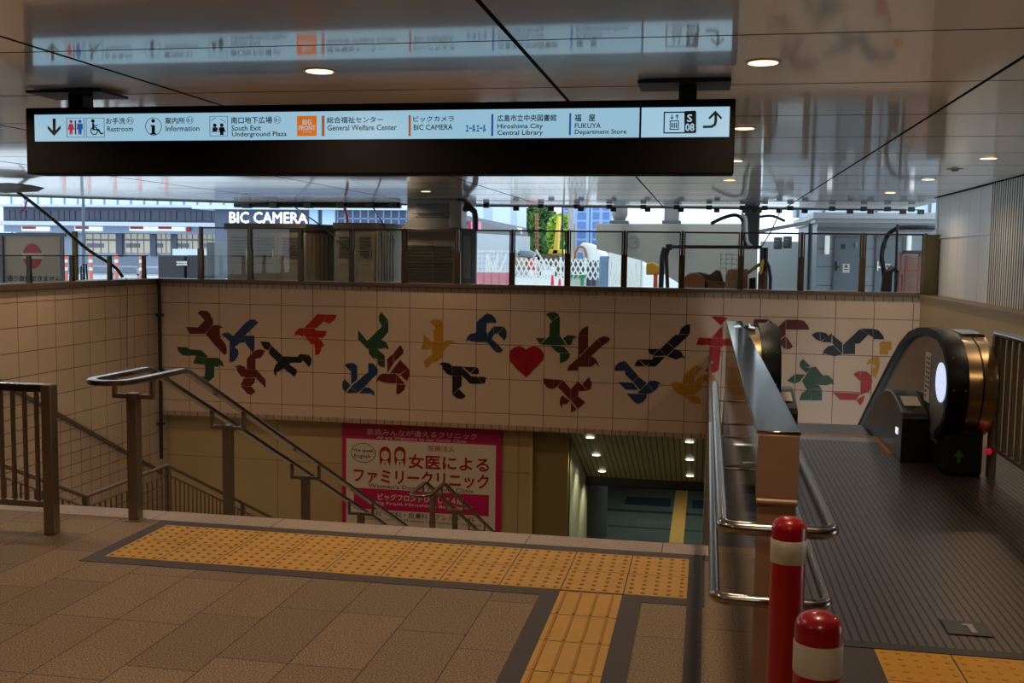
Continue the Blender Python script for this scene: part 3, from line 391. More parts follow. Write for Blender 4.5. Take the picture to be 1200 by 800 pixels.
# right-hand parapet, ledge and wall
m = MB(); m.box((3.36, 4.5, -6), (3.46, 17.9, .96)); struct('wall_parapet', m, tan_metal)
m = MB(); m.box((3.33, 4.5, .96), (3.75, 17.95, 1.04)); struct('trim_12', m, mat('tan_ledge', '#7f6a50', .45, .05, .1, 4), bevel=.008)
m = MB(); m.box((3.62, 14.55, 1.04), (3.9, 17.95, 2.62)); struct('wall_right', m, white_wall_m)
m = MB(); m.box((3.6, 3.4, 1.04), (3.9, 14.55, 2.62)); struct('wall_right_cladding', m, slat_m)
m = MB(); m.box((3.59, 14.6, 1.94), (3.625, 17.9, 1.955)); struct('trim_13', m, mat('white_joint_bead', '#f0f0f0', .3, 0, .02, 3))
m = MB(); m.box((3.4, -6, 0), (3.9, 3.4, 2.62)); struct('wall_right_near', m, mat('grey_wall', '#86827c', .5, 0, .05, 2))
m = MB(); m.box((-11.2, -6.2, 0), (3.9, -6, 2.62)); struct('wall_behind', m, mat('concourse_wall', '#7a6c5e', .5, 0, .06, 2))
m = MB(); m.box((-11.2, -6, 0), (-11, 8.5, 2.62)); m.box((-11.2, 8.4, -4), (-9.9, 8.5, 2.62)); struct('wall_left_near', m, MATS['concourse_wall'])
# glossy panelled ceiling
EDGE = [(3.9, 22.3), (-9.3, 20.57), (-22, 12.8)]
m = MB(); m.prism([(-22, -6.2, 2.6), (3.9, -6.2, 2.6)]+[(x, y, 2.6) for x, y in EDGE], (0, 0, .15)); struct('ceiling', m, ceil_m)
seam_m = mat('dark_ceiling_joint', '#14100d', .9, 0, .1, 4, spec=.05)
m = MB()
for k in range(-7, 2): m.box((-.925+k*2.42-.011, -6, 2.5985), (-.925+k*2.42+.011, (20.6+.13*(k*2.42+8.4)) if k > -4 else 12.5, 2.602))
for k in range(-7, 12): m.box((-22 if 4.92+k*1.39 < 12.5 else -9, 4.92+k*1.39-.004, 2.5988), (3.6, 4.92+k*1.39+.004, 2.602))
m.box((3.56, 3.4, 2.594), (3.63, 17.95, 2.605)); struct('trim_16', m, seam_m)
m = MB()
for (xa, ya), (xb, yb) in zip(EDGE, EDGE[1:]): m.prism([(xa, ya, 2.57), (xb, yb, 2.57), (xb, yb+.1, 2.57), (xa, ya+.1, 2.57)], (0, 0, .33))
struct('trim_14', m, mat('ceiling_edge_trim', '#8d8a86', .4, .2, .05, 3))
m = MB(); m.prism([(-22, -6.2, 2.75), (3.9, -6.2, 2.75)]+[(x, y, 2.75) for x, y in EDGE], (0, 0, 3.2)); struct('wall_station_above', m, mat('station_exterior', '#9a9894', .6, 0, .05, 1))
# ground outside
ground_m = mat('outdoor_asphalt', '#c2c2be', .8, 0, .12, .4)
m = MB(); m.box((-60, 17.95, -.2), (60, 160, -.02)); m.box((-60, 8.6, -.2), (-10.3, 17.95, -.02)); 
struct('ground', m, ground_m)

# ================================================================== TACTILE PAVING
def tactile(name, x0, y0, nx, ny, label, cat, kind, mats=None):
    t = thing(name, (x0+nx*.15, y0, 0), label, cat)
    for i in range(nx):
        for j in range(ny):
            ax, ay = x0+i*.3, y0+j*.325; b = MB()
            b.box((ax+.0035, ay+.0035, -.008), (ax+.2965, ay+.3215, .004))
            if kind == 'dot':
                for p in range(5):
                    for q in range(5): b.lathe([(.0125, .003), (.010, .007), (.005, .008)], (ax+.03+p*.06, ay+.034+q*.064, 0), 7, 1)
            else:
                for p in range(4): b.box((ax+.03+p*.075-.006, ay+.008, .003), (ax+.03+p*.075+.006, ay+.317, .009), 1)
            b.build('paving_tile', mats or [yellow, yellow_dark if kind == 'dot' else mat('yellow_bar', '#b9822a', .6, 0, .12, 9)], t)
    return t
tactile('tactile_paving', -3.048, 4.842, 10, 2, 'long yellow dotted tactile paving strip along the top of the stairs', 'tactile paving', 'dot')
tactile('guide_paving', -.648, 1.9, 1, 9, 'narrow yellow guide paving path with lengthwise bars leading to the stairs', 'tactile paving', 'bar')
tactile('tactile_paving', .715, 3.73, 6, 2, 'yellow dotted tactile paving in front of the ribbed escalator landing', 'tactile paving', 'dot', [yellow_new, yellow_new])

# ================================================================== MURAL MOTIFS
bird_cols = {'brown': '#5c1f14', 'dark_red': '#64181c', 'black': '#14131f', 'blue': '#1b3658', 'green': '#24452a', 'yellow': '#b9821c', 'red': '#a81c14', 'heart': '#9c1216'}
for k, c in bird_cols.items(): mat('glazed_'+k, c, .28, 0, .12, 14)
for name, label, polys in BIRDS:
    b = MB()
    g = 1.10 if name == 'heart' else 1.03
    for p in polys:
        cx, cz = sum(q[0] for q in p)/len(p), sum(q[1] for q in p)/len(p)
        b.prism([(cx+(x-cx)*g, D-.002, cz+(z-cz)*g) for x, z in p], (0, -.006, 0))
    o = b.build('heart_motif' if name == 'heart' else 'bird_motif', M['glazed_'+name], smooth=False)
    tag(o, label, 'wall motif', 'inlaid tile motifs on the mural wall')

# ================================================================== CLINIC ADVERT
Ys = 17.86
ad = thing('clinic_advert', (-4.96, Ys, -3.4), 'large magenta and white clinic advert on the panel wall under the mural', 'advertisement')
mag = mat('advert_magenta', '#c0185a', .4, 0, .05, 3); cream = mat('advert_cream', '#dccbb4', .4, 0, .03, 3); crim = mat('advert_crimson_print', '#a5121c', .4, 0, .05, 9)
pinkish = mat('advert_pale_print', '#e6b8bc', .4, 0, .05, 9); greyp = mat('advert_grey_print', '#5c4a44', .4, 0, .05, 9)
m = MB(); m.box((-6.43, Ys-.01, -3.5), (-3.48, Ys+.039, -1.42)); m.build('backing_board', mag, ad)
m = MB(); m.box((-6.35, Ys-.014, -3.5), (-3.58, Ys-.009, -1.77)); m.build('cream_panel', cream, ad)
m = MB(); pbox(m, 414.7, 575.5, 573, 600, Ys-.014, .003); m.build('building_name_band', mag, ad)
Yt = Ys-.015
line(ad, pinkish, '家族みんなが通えるクリニック', 429.7, 559, 502, 509.5, Yt, slope=.04, bold=.015)
line(ad, pinkish, 'All are Welcome to our Family Clinic', 441.7, 546.7, 510.6, 515.4, Yt, slope=.04, bold=.02)
line(ad, crim, '医療法人', 501.7, 533, 521.5, 529, Yt, slope=.03)
line(ad, crim, '女医による', 479, 573, 532.5, 549.5, Yt, slope=.03, bold=.03)
line(ad, crim, 'ファミリークリニック', 414.7, 572.5, 549, 566, Yt, slope=.04, bold=.03)
line(ad, greyp, "Women's Doctor's Family Clinic", 431.7, 555, 567.5, 574, Yt, slope=.03, bold=.02)
line(ad, greyp, '婦人科・内科・皮膚科・アレルギー科', 425, 556, 599, 606, Yt, slope=.03, bold=.01)
line(ad, greyp, 'Pediatrics / Internal Medicine / Dermatology / Allergies', 423, 564, 607, 611.5, Yt, slope=.03)
line(ad, greyp, 'We speak', 413.3, 438, 525.5, 530.5, Yt, bold=.02); line(ad, greyp, 'English', 415, 434, 532, 537.5, Yt, bold=.02)
line(ad, cream, 'ビッグフロントひろしま４階', 443, 543, 578.5, 586.5, Ys-.017, slope=.04, bold=.03)
line(ad, cream, 'Big Front Hiroshima Building 4F', 440, 553, 588.5, 593.5, Ys-.017, slope=.03, bold=.02)
m = MB(); ring(m, at(425.8, 530.5, Yt), .235, .18, .012, .002); m.build('speech_ellipse', greyp, ad)
m = MB(); m2 = MB()
for cx in (451.3, 468.7):
    c = at(cx, 532, Yt)
    def P(dx, dz): return c+Vector((dx, 0, dz))
    m.prism([P(.105*math.cos(a), .12*math.sin(a)+.02) for a in [k*PI/10 for k in range(11)]]+[P(-.105, -.1), P(-.085, -.22), P(-.05, -.12), P(.05, -.12), P(.085, -.22), P(.105, -.1)], (0, -.002, 0))
    m2.prism([P(.075*math.cos(a), .085*math.sin(a)-.02) for a in [k*2*PI/16 for k in range(16)]], (0, -.004, 0))
    m2.prism([P(-.055, -.13), P(.055, -.13), P(.07, -.25), P(-.07, -.25)], (0, -.004, 0))
    for q in (-.028, .028): m.prism([P(q-.007, -.01), P(q+.007, -.01), P(q+.007, .005), P(q-.007, .005)], (0, -.006, 0))
    m.prism([P(-.02, -.06), P(0, -.068), P(.02, -.06), P(0, -.062)], (0, -.006, 0)); m.prism([P(-.012, -.14), P(.012, -.14), P(0, -.24)], (0, -.006, 0))
m.build('portrait_hair', crim, ad); m2.build('portrait_face', cream, ad)
# ================================================================== HANGING SIGN
Y0 = 6.1
sg = thing('direction_sign', (-2.1, Y0+.1, 2.07), 'long black hanging station sign with a backlit pale blue band of directions', 'sign')
XDIV = wxz(750.4, 145, Y0)[0]
m = MB(); m.box((-4.33, Y0, 2.07), (.13, Y0+.2, 2.49)); m.build('sign_case', sign_case, sg, bevel=.008)
m = MB(); m.box((-4.262, Y0-.006, 2.277), (XDIV-.006, Y0+.01, 2.445)); m.build('light_panel', sign_white, sg)
m = MB(); m.box((XDIV+.006, Y0-.006, 2.277), (.098, Y0+.01, 2.445)); m.build('light_panel', sign_white_r, sg)
for px in (-4.0, -.14):
    m = MB(); m.box((px-.05, Y0+.04, 2.48), (px+.05, Y0+.16, 2.6)); h = m.build('hanger_post', black, sg)
    m = MB(); m.box((px-.28, Y0-.06, 2.575), (px+.24, Y0+.26, 2.592)); m.build('ceiling_plate', black, h)
Yf = Y0-.007
line(sg, ink, 'お手洗', 124.5, 147, 138, 145.5, Yf, bold=.018)
line(sg, ink, 'Restroom', 126, 156, 148, 154, Yf, bold=.018)
line(sg, ink, '案内所', 193.7, 216.7, 137.5, 145.2, Yf, bold=.018)
line(sg, ink, 'Information', 194.5, 233.7, 147.3, 153.6, Yf, bold=.018)
line(sg, ink, '南口地下広場', 271, 319, 136.8, 144.8, Yf, bold=.018)
line(sg, ink, 'South Exit', 271.5, 306, 147, 153, Yf, bold=.018)
line(sg, ink, 'Underground Plaza', 272, 336, 154.3, 161.3, Yf, bold=.018)
line(sg, ink, '総合福祉センター', 383.3, 449, 136.8, 144, Yf, bold=.018)
line(sg, ink, 'General Welfare Center', 384, 465, 146.2, 152.6, Yf, bold=.018)
line(sg, ink, 'ビックカメラ', 484.5, 532, 136, 142.6, Yf, bold=.018)
line(sg, ink, 'BIC CAMERA', 485, 530.5, 146, 152, Yf, bold=.018)
line(sg, ink, '広島市立中央図書館', 583, 652, 134.5, 142, Yf, bold=.018)
line(sg, ink, 'Hiroshima City', 583, 636, 145, 152, Yf, bold=.018)
line(sg, ink, 'Central Library', 583, 636, 152.6, 159.6, Yf, bold=.018)
line(sg, ink, '福　屋', 673.5, 697.5, 134, 142, Yf, bold=.018)
line(sg, ink, 'FUKUYA', 673.7, 704, 144.5, 150, Yf, bold=.018)
line(sg, ink, 'Department Store', 673.7, 734, 151.8, 158.4, Yf, bold=.018)
K = MB()
def flush(name='pictogram', m_=None):
    global K
    K.build(name, m_ or ink, sg, smooth=False); K = MB()
for x, y in ((152.5, 141.3), (222.5, 140.8), (325, 140.5)):
    ring(K, at(x, y, Yf), .0225, .0225, .002, .002); ptext(K, 'B1', x-2.4, x+2.4, y-2, y+2, Yf); flush('floor_mark')
# down arrow
ppoly(K, [(62, 139), (65.3, 139), (65.3, 154.5), (62.2, 154.5)], Yf); ppoly(K, [(63.6, 159.3), (56.2, 151), (56.2, 147.2), (63.7, 155), (71, 147), (71, 150.8)], Yf); flush('arrow')
def frame(xl, yt, xr, yb, w=.4):
    pbox(K, xl, yt, xr, yt+w, Yf, .002); pbox(K, xl, yb-w, xr, yb, Yf, .002); pbox(K, xl, yt, xl+w, yb, Yf, .002); pbox(K, xr-w, yt, xr, yb, Yf, .002)
frame(78.3, 138, 98.8, 160.8); pbox(K, 87.9, 141, 89.2, 157.5, Yf, .002)
flush('restroom_frame')
# wheelchair
frame(101, 138, 122.4, 160.8)
disc(K, 109, 141.8, .011, Yf); ppoly(K, [(108.3, 144), (110.2, 144), (110.6, 151), (116, 151), (118.6, 156), (121, 155.4), (121.2, 156.8), (118, 157.6), (115, 152.6), (108.6, 152.6)], Yf)
ring(K, at(110.6, 153.2, Yf), .026, .026, .0055, .003); ppoly(K, [(110, 146.5), (114.5, 146.5), (114.5, 147.6), (110, 147.6)], Yf)
flush('wheelchair_pictogram')
# information
ring(K, at(180, 148.2, Yf), .0555, .0555, .003, .002); disc(K, 179.6, 141.6, .0115, Yf); ppoly(K, [(176.7, 146.8), (181.6, 146.6), (181.6, 155.8), (183.2, 156.2), (183.2, 157.6), (176.4, 157.6), (176.4, 156.2), (178, 155.8), (178, 148.4), (176.7, 148.2)], Yf)
flush('information_pictogram')
# underground plaza pictogram: two people under a roof
frame(245.8, 136.3, 267, 159.6)
disc(K, 251.8, 146.8, .011, Yf); disc(K, 260, 146.6, .011, Yf)
ppoly(K, [(249.4, 149.2), (254.2, 149.2), (256.4, 151.6), (255.8, 152.4), (254.2, 151.4), (254.2, 154), (249.4, 154)], Yf); ppoly(K, [(257.4, 149), (262.6, 149), (263.8, 153.6), (262, 153.6), (262, 158.4), (260.4, 158.4), (260.2, 154.6), (259.8, 158.4), (258.2, 158.4), (258, 153.6), (256.8, 152.6)], Yf)
pbox(K, 248, 153.6, 265, 154.4, Yf, .002)
for x, y in ((247.6, 141), (249.4, 139.6), (251.4, 138.6), (258.6, 139), (260.6, 140.4), (262.8, 142)): ppoly(K, [(x, y), (x+1.4, y-.6 if x < 254 else y+.9), (x+1.4, y if x < 254 else y+1.5), (x, y+.7)], Yf)
flush('plaza_pictogram')
# lift exit box S 08 and the arrow up to the right
ppoly(K, [(802, 130.3), (814.6, 129.6), (815.9, 131), (815.9, 154.6), (814.6, 156), (802, 156.2)], Yf)
for a in ((778, 130.8, 802.4, 132.2), (778, 155, 802.4, 156.4), (777.6, 131, 779, 156)): pbox(K, a[0], a[1], a[2], a[3], Yf, .003)
for a in ((784.8, 141.2, 795.6, 142.2), (784.8, 151, 795.6, 152), (784.8, 141.2, 785.8, 152), (794.6, 141.2, 795.6, 152)): pbox(K, *a, Yf, .003)
for x in (787.6, 790.2, 792.8): disc(K, x, 144.6, .004, Yf, n=8); pbox(K, x-.7, 145.4, x+.7, 149.8, Yf, .003)
ppoly(K, [(787, 134), (788, 134), (788, 138), (789.8, 137), (787.5, 140), (785, 137.2), (787, 138)], Yf); ppoly(K, [(793, 140), (794, 140), (794, 136), (796, 137), (793.6, 133.8), (791.2, 137), (793, 136)], Yf)
flush('lift_pictogram')
ppoly(K, [(823.8, 147.2), (833, 147), (836.4, 145), (837.2, 141), (837.2, 134.6), (831.6, 139.8), (830, 138), (838.4, 129.6), (846.4, 138), (844.8, 139.8), (840.4, 135), (840.4, 142), (839, 147), (834.6, 149.8), (823.8, 150.2)], Yf)
flush('arrow')
m = MB(); ptext(m, 'S', 805.3, 811, 134.4, 142.4, Yf-.004, bold=.03); m.build('exit_letter', sign_white_r, sg)
m = MB(); ptext(m, '08', 803.4, 813.4, 145, 153.2, Yf-.004, bold=.03); m.build('exit_number', sign_white_r, sg)
R_ = MB(); B_ = MB(); O_ = MB(); W_ = MB(); N_ = MB()
disc(R_, 83.4, 142.4, .0105, Yf); ppoly(R_, [(81.4, 145), (85.4, 145), (87.4, 152), (85.2, 152), (85, 157.6), (83.8, 157.6), (83.4, 153), (83, 157.6), (81.8, 157.6), (81.6, 152), (79.4, 152)], Yf)
disc(B_, 93.8, 142.2, .0105, Yf); ppoly(B_, [(90.8, 144.8), (96.8, 144.8), (97.2, 151.6), (95.8, 151.6), (95.6, 157.6), (94.2, 157.6), (93.8, 152.4), (93.4, 157.6), (92, 157.6), (91.8, 151.6), (90.4, 151.6)], Yf)
R_.build('woman_pictogram', sign_red, sg)
B_.build('man_pictogram', sign_blue, sg)
for a in ((575.8, 133.6, 578.2, 159.2), (667, 132.6, 669.2, 158.2)): B_ = MB(); pbox(B_, *a, Yf, .003); B_.build('blue_bar', sign_blue, sg)
line(sg, sign_blue, 'エール', 546, 557, 146.4, 154.4, Yf, bold=.04); line(sg, sign_blue, 'エール', 558.5, 569.5, 146.4, 154.4, Yf, bold=.04)
pbox(O_, 348.3, 135.8, 371.2, 159.4, Yf, .003); O_.build('orange_logo_square', sign_orange, sg)
ptext(W_, 'BIG', 354.8, 365, 140.2, 146, Yf-.003, bold=.02); ptext(W_, 'FRONT', 350.4, 369.6, 147, 152.6, Yf-.003, bold=.02)
for k in range(4): pbox(W_, 355+k*2.8, 154.4, 356+k*2.8, 155.2, Yf-.003, .002)
W_.build('logo_lettering', sign_white, sg)
for a in ((377.2, 135.6, 380.4, 159.6), (478.9, 135, 481.4, 159.4)): N_ = MB(); pbox(N_, *a, Yf, .003); N_.build('brown_bar', sign_bar, sg)

# ================================================================== DOWNLIGHTS
def downlight(x, y, z, label, r=.075, watts=None, lens=lamp_e, group='recessed ceiling downlights', light=True):
    t = thing('downlight', (x, y, z), label, 'downlight', group)
    m = MB(); m.lathe([(r*1.18, -.006), (r*1.18, 0), (r*.95, .002), (r*.95, -.004)], (x, y, z), 24); m.build('trim_ring', M['ring_white'], t)
    m = MB(); m.lathe([(r, -.008), (r*.9, -.007)], (x, y, z), 24); m.build('lens', lens, t)
    if light:
        l = bpy.data.lights.new('downlight_beam', 'AREA'); l.shape = 'DISK'; l.size = r*1.8; l.energy = watts or DOWN_W; l.color = (1, .77, .52); l.spread = math.radians(150)
        o = bpy.data.objects.new('downlight_beam', l); COL.objects.link(o); o.location = (0, 0, -.015); o.parent = t
    return t
mat('ring_white', '#d8d0c4', .4, 0, .03, 5)
H = 2.6
where = {(-2.15, 5.6): 'round downlight in the ceiling just before the hanging sign, above the stairs', (.25, 5.6): 'round downlight in the ceiling before the right end of the hanging sign',
         (.25, 8.4): 'first small downlight showing beyond the right end of the hanging sign', (.25, 11.2): 'second small downlight showing beyond the right end of the hanging sign', (.25, 14.0): 'third small downlight beyond the right end of the hanging sign, lowest of that row',
         (2.67, 11.0): 'downlight nearest to the ribbed cladding of the right wall', (2.67, 13.85): 'downlight second along the white right wall', (2.67, 16.6): 'faintest downlight near the ceiling edge beside the white wall'}
for (x, y), lb in where.items(): downlight(x, y, H, lb)
downlight(-4.55, 16.6, H, 'downlight in the ceiling just before the dark grey duct housing')
for x, y in ((-9, 9.5), (-9, 11.2), (-9, 14), (-7.6, 18.5), (-5.6, 18.5), (-1, 18.5), (1.6, 18.5), (-6.95, 8.4), (-2.15, 8.4), (-2.15, 11.2), (-2.15, 14), (-4.55, 14), (-6.95, 14), (-4.55, 11.2), (-6.95, 11.2), (-2.15, 2.8), (.25, 2.8), (2.67, 8.3), (2.67, 5.5), (-4.55, 2.8), (-2.15, 0), (.25, 0), (-4.55, 5.6)):  # bodiless downlights; those by the left wall and before the sheds are added fill
    l = bpy.data.lights.new('bodiless_downlight_and_fill', 'AREA'); l.shape = 'DISK'; l.size = .14; l.energy = DOWN_W*(1.8 if x < -6 and y < 15 else 1); l.color = (1, .77, .52); l.spread = math.radians(150)
    o = bpy.data.objects.new('bodiless_downlight_and_fill', l); COL.objects.link(o); o.location = (x, y, H-.015)
# tunnel lights: in the sloping slatted ceiling
n_ = ('nearest the mural wall', 'in the middle row', 'at the far end')
for k, (yl, yr) in enumerate(((18.05, 18.05), (19.2, 19.2), (20.4, 20.4))):
    for sx, x in (('olive pier side', -1.94), ('steel wall side', -.22)):
        z = slope(yl)-.003
        t = thing('tunnel_light', (x, yl, z), f'small white light in the sloping tunnel ceiling, {sx}, {n_[k]}', 'downlight', 'lights in the sloping tunnel ceiling')
        m = MB(); m.lathe([(.075, -.01), (.065, 0)], (x, yl, z), 16); m.build('lens', lamp_cool, t)
        l = bpy.data.lights.new('tunnel_beam', 'SPOT'); l.energy = 60; l.color = (.95, 1, .68); l.spot_size = math.radians(110); l.spot_blend = .6; l.shadow_soft_size = .05
        o = bpy.data.objects.new('tunnel_beam', l); COL.objects.link(o); o.location = (0, 0, -.03); o.parent = t
l = bpy.data.lights.new('lower_concourse_light', 'AREA'); l.size = 4; l.energy = 60; l.color = (.92, 1, .9)
o = bpy.data.objects.new('lower_concourse_light', l); COL.objects.link(o); o.location = (-.5, 29, -3.2)

p = Vector((0, 0, EYE)); d = ray(1119, 198); p = p+d*((2.6-EYE)/d.z)
m = MB(); m.lathe([(.09, -.004), (.09, 0)], (p.x, p.y, 2.6), 20); m.lathe([(.03, -.03), (.045, -.004)], (p.x, p.y, 2.6), 16); tag(m.build('ceiling_sensor', mat('grey_sensor', '#8a8682', .4, 0, .05, 5)), 'small flat sensor disc in the ceiling near the white wall', 'sensor')
dark_picket = mat('dark_bronze_picket', '#77675a', .45, .25, .1, 8)
# ================================================================== STAIR RAILINGS
def arc(cx, cy, z, r, a0, a1, n=8): return [(cx+r*math.cos(a0+(a1-a0)*k/n), cy+r*math.sin(a0+(a1-a0)*k/n), z) for k in range(n+1)]
def twin_rail(label, xc, y_start, y_slope, y_end, z0, posts, zfloor):
    t = thing('stair_handrail', (xc, posts[0], zfloor(posts[0])), label, 'handrail')
    h = .12; zs = lambda y: z0 if y < y_slope else z0-.46*(y-y_slope)
    path = [(xc+h, y_end, zs(y_end)), (xc+h, y_slope+.03, zs(y_slope+.03)), (xc+h, y_slope-.04, z0)] + arc(xc, y_start+h, z0, h, 0, -PI, 10) + [(xc-h, y_slope-.04, z0), (xc-h, y_slope+.03, zs(y_slope+.03)), (xc-h, y_end, zs(y_end))]
    m = MB(); pp = [Vector(p) for p in path]
    # flat oval rail: two stacked tubes joined into one section
    SEC = [(.026, 0), (.026, .010), (.021, .015), (0, .016), (-.021, .015), (-.026, .010), (-.026, -.010), (-.021, -.015), (.021, -.015), (.026, -.010)]
    n = 10; vs = []; N = len(pp)
    for i, p in enumerate(pp):
        d = (pp[min(i+1, N-1)]-pp[max(i-1, 0)]).normalized(); sd = d.cross(Vector((0, 0, 1))).normalized(); u = sd.cross(d)
        for k in range(n): vs.append(p+sd*SEC[k][0]+u*SEC[k][1])
    fs = [(i*n+k, i*n+(k+1) % n, (i+1)*n+(k+1) % n, (i+1)*n+k) for i in range(N-1) for k in range(n)] + [tuple(range(n)), tuple(range((N-1)*n, N*n))]
    m.add(vs, fs); m.build('handrail_tube', MATS['rail_steel'], t)
    for y in posts:
        zt = zs(y)-.095; m = MB(); m.box((xc-.031, y-.031, zfloor(y)), (xc+.031, y+.031, zt)); m.box((xc-.046, y-.046, zfloor(y)), (xc+.046, y+.046, zfloor(y)+.006)); p = m.build('post', steel_dark, t, bevel=.004)
        m = MB()
        m.box((xc-h-.012, y-.014, zt-.035), (xc-.03, y+.014, zt-.008)); m.box((xc+.03, y-.014, zt-.035), (xc+h+.012, y+.014, zt-.008))
        for s in (-1, 1): m.box((xc+s*h-.012, y-.014, zt-.02), (xc+s*h+.012, y+.014, zs(y)-.008))
        m.build('rail_bracket', steel_dark, p, bevel=.003)
    return t
mat('rail_steel', '#968b82', .2, 1, .05, 10)
fl1 = lambda y: 0 if y < 5.8 else max(-2.054, -RISE*(int((y-5.82)/RUN)+1))
fl2 = lambda y: -2.054 if y < 12.3 else -2.054-RISE*(int((y-12.3)/RUN)+1)
twin_rail('bronze steel twin handrail down the upper flight, its rounded end beside the yellow paving', -3.285, 5.24, 5.95, 10.8, .855, (5.56, 6.78, 8.22, 9.66), fl1)
twin_rail('smaller twin handrail of the lower flight, in front of the magenta clinic advert', -3.285, 11.75, 12.5, 17.3, -1.27, (12.4, 13.6, 15.0, 16.4), fl2)
# guard rail with pickets along the open side of the stairs
t = thing('stair_balustrade', (-6.75, 10.4, -2.054), 'dark picket balustrade along the open left side of the stairs and landing', 'balustrade')
zb = lambda y: -1.165 if 10.4 <= y <= 12.2 else (-1.165-.46*(y-10.4) if y < 10.4 else -1.165-.46*(y-12.2))
ks = [6.2, 10.4, 12.2, 17.4]
m = MB(); m.tube([(-6.75, y, zb(y)) for y in ks], .024, 10); m.build('top_rail', steel_dark, t)
m = MB(); m.tube([(-6.75, y, zb(y)-.12) for y in ks], .012, 6); m.tube([(-6.75, y, zb(y)-.82) for y in ks], .014, 6); m.build('lower_rail', steel_dark, t)
y = 6.3; n = 0
while y < 17.4 and n < 98:
    m = MB(); m.box((-6.758, y-.008, zb(y)-.82), (-6.742, y+.008, zb(y)-.12)); m.build('picket', dark_picket, t); y += .115; n += 1
for y in (8.9, 10.4, 12.2, 14.4, 16.6):
    m = MB(); m.box((-6.78, y-.03, zb(y)-.95), (-6.72, y+.03, zb(y)-.015)); m.build('post', dark_picket, t)
# handrail on the sloping cap of the well wall is the cap itself; conduit in the corner
m = MB(); m.tube([(-9.80, 17.5, 1.07), (-9.80, 17.5, -2.25)], .032, 10)
for z in (.4, -.6, -1.6): m.box((-9.86, 17.45, z-.02), (-9.75, 17.56, z+.02))
tag(m.build('drain_pipe', black), 'black vertical drain pipe in the corner between the two tiled walls', 'pipe')
# low guard fence at the left of the plaza
t = thing('guard_fence', (-4.7, 5.15, 0), 'low bronze steel guard fence with vertical bars at the plaza edge', 'fence')
m = MB(); m.box((-3.607, 5.15, 0), (-3.545, 5.215, .845)); m.build('end_post', steel_dark, t, bevel=.006)
m = MB(); m.box((-6.5, 5.155, .80), (-3.6, 5.21, .845)); m.build('top_rail', MATS['rail_steel'], t, bevel=.004)
m = MB(); m.box((-6.5, 5.165, .15), (-3.6, 5.2, .185)); m.build('bottom_rail', steel_dark, t, bevel=.004)
for k in range(20):
    x = -3.655-k*.0735; m = MB(); m.box((x-.009, 5.173, .185), (x+.009, 5.191, .80)); m.build('bar', steel_dark, t)
m = MB(); m.box((-5.3, 5.15, 0), (-5.24, 5.215, .845)); m.build('end_post', steel_dark, t, bevel=.006)

# ================================================================== STEEL DIVIDER WALL WITH HANDRAILS
t = thing('steel_divider_wall', (.24, 6.3, 0), 'waist-high polished stainless wall between the stairs and the escalator landing', 'divider wall')
m = MB(); m.box((.178, 3.408, 0), (.301, 9.25, .825)); m.build('lower_body', steel_pol, t)
m = MB(); m.box((.173, 3.402, .825), (.306, 9.26, 1.036)); m.build('upper_body', steel_pol, t, bevel=.004)
m = MB(); m.box((.170, 3.40, 1.036), (.309, 9.265, 1.047)); m.build('top_cap', mat('top_cap_steel', '#9b958f', .1, 1, .04, 3), t, bevel=.003)
front = mat('brushed_front_plate', '#b08c72', .42, .35, .06, 20)
m = MB(); m.box((.174, 3.396, .83), (.305, 3.404, 1.035)); m.box((.179, 3.402, 0), (.300, 3.41, .80)); m.build('front_plate', front, t, bevel=.002)
m = MB(); m.tube([(.176, 3.40, .818), (.303, 3.40, .818)], .012, 10); m.build('front_bead', front, t)
def loop_rail(label, z, xl, xr, yfar, r):
    rr = .05
    pts = [(xl, yfar, z), (xl, 3.2+rr, z)] + arc(xl+rr, 3.2+rr, z, rr, PI, 1.5*PI, 6)[1:] + arc(xr-rr, 3.2+rr, z, rr, 1.5*PI, 2*PI, 6) + [(xr, yfar, z)]
    h = thing('wall_handrail', (xl, 3.2, z), label, 'handrail')
    m = MB(); m.tube(pts, r, 12); m.build('rail_tube', steel_tube, h)
    for y in (4.4, 5.6, 6.5):
        for x, e in ((xl, .178), (xr, .302)):
            m = MB(); m.tube([(x, y, z-r), (x, y, z-.05), (x+(e-x)*.4, y, z-.06), (e, y, z-.06)], .005, 8); m.build('bracket', dark_picket, h)
loop_rail('upper stainless tube handrail looping round the end of the steel divider wall', .777, .068, .396, 6.85, .021)
loop_rail('lower stainless tube handrail looping round the end of the steel divider wall', .553, .050, .388, 6.6, .018)

# ================================================================== BOLLARDS
red_r = mat('red_bollard_rubber', '#a5101c', .28, 0, .08, 12, coat=.3); white_r = mat('white_reflective_band', '#d8d0bc', .45, 0, .06, 60)
def bollard(y, label):
    t = thing('bollard', (.24, y, 0), label, 'bollard', 'red bollards')
    m = MB(); m.lathe([(.047, .01), (.047, .862), (.0455, .872), (.040, .883), (.028, .891), (.012, .895)], (.24, y, 0), 32); m.build('post', red_r, t)
    m = MB(); m.lathe([(.0475, .772), (.0485, .774), (.0485, .834), (.0475, .836)], (.24, y, 0), 32); m.build('reflective_band', white_r, t)
    m = MB(); m.lathe([(.10, 0), (.10, .008), (.055, .03), (.048, .05)], (.24, y, 0), 32); m.build('base_flange', M['black_paint'], t)
    return t
bollard(2.896, 'red bollard with white band standing against the end of the steel divider wall')
bollard(2.117, 'red bollard with white band nearest the viewer, in front of the other bollard')

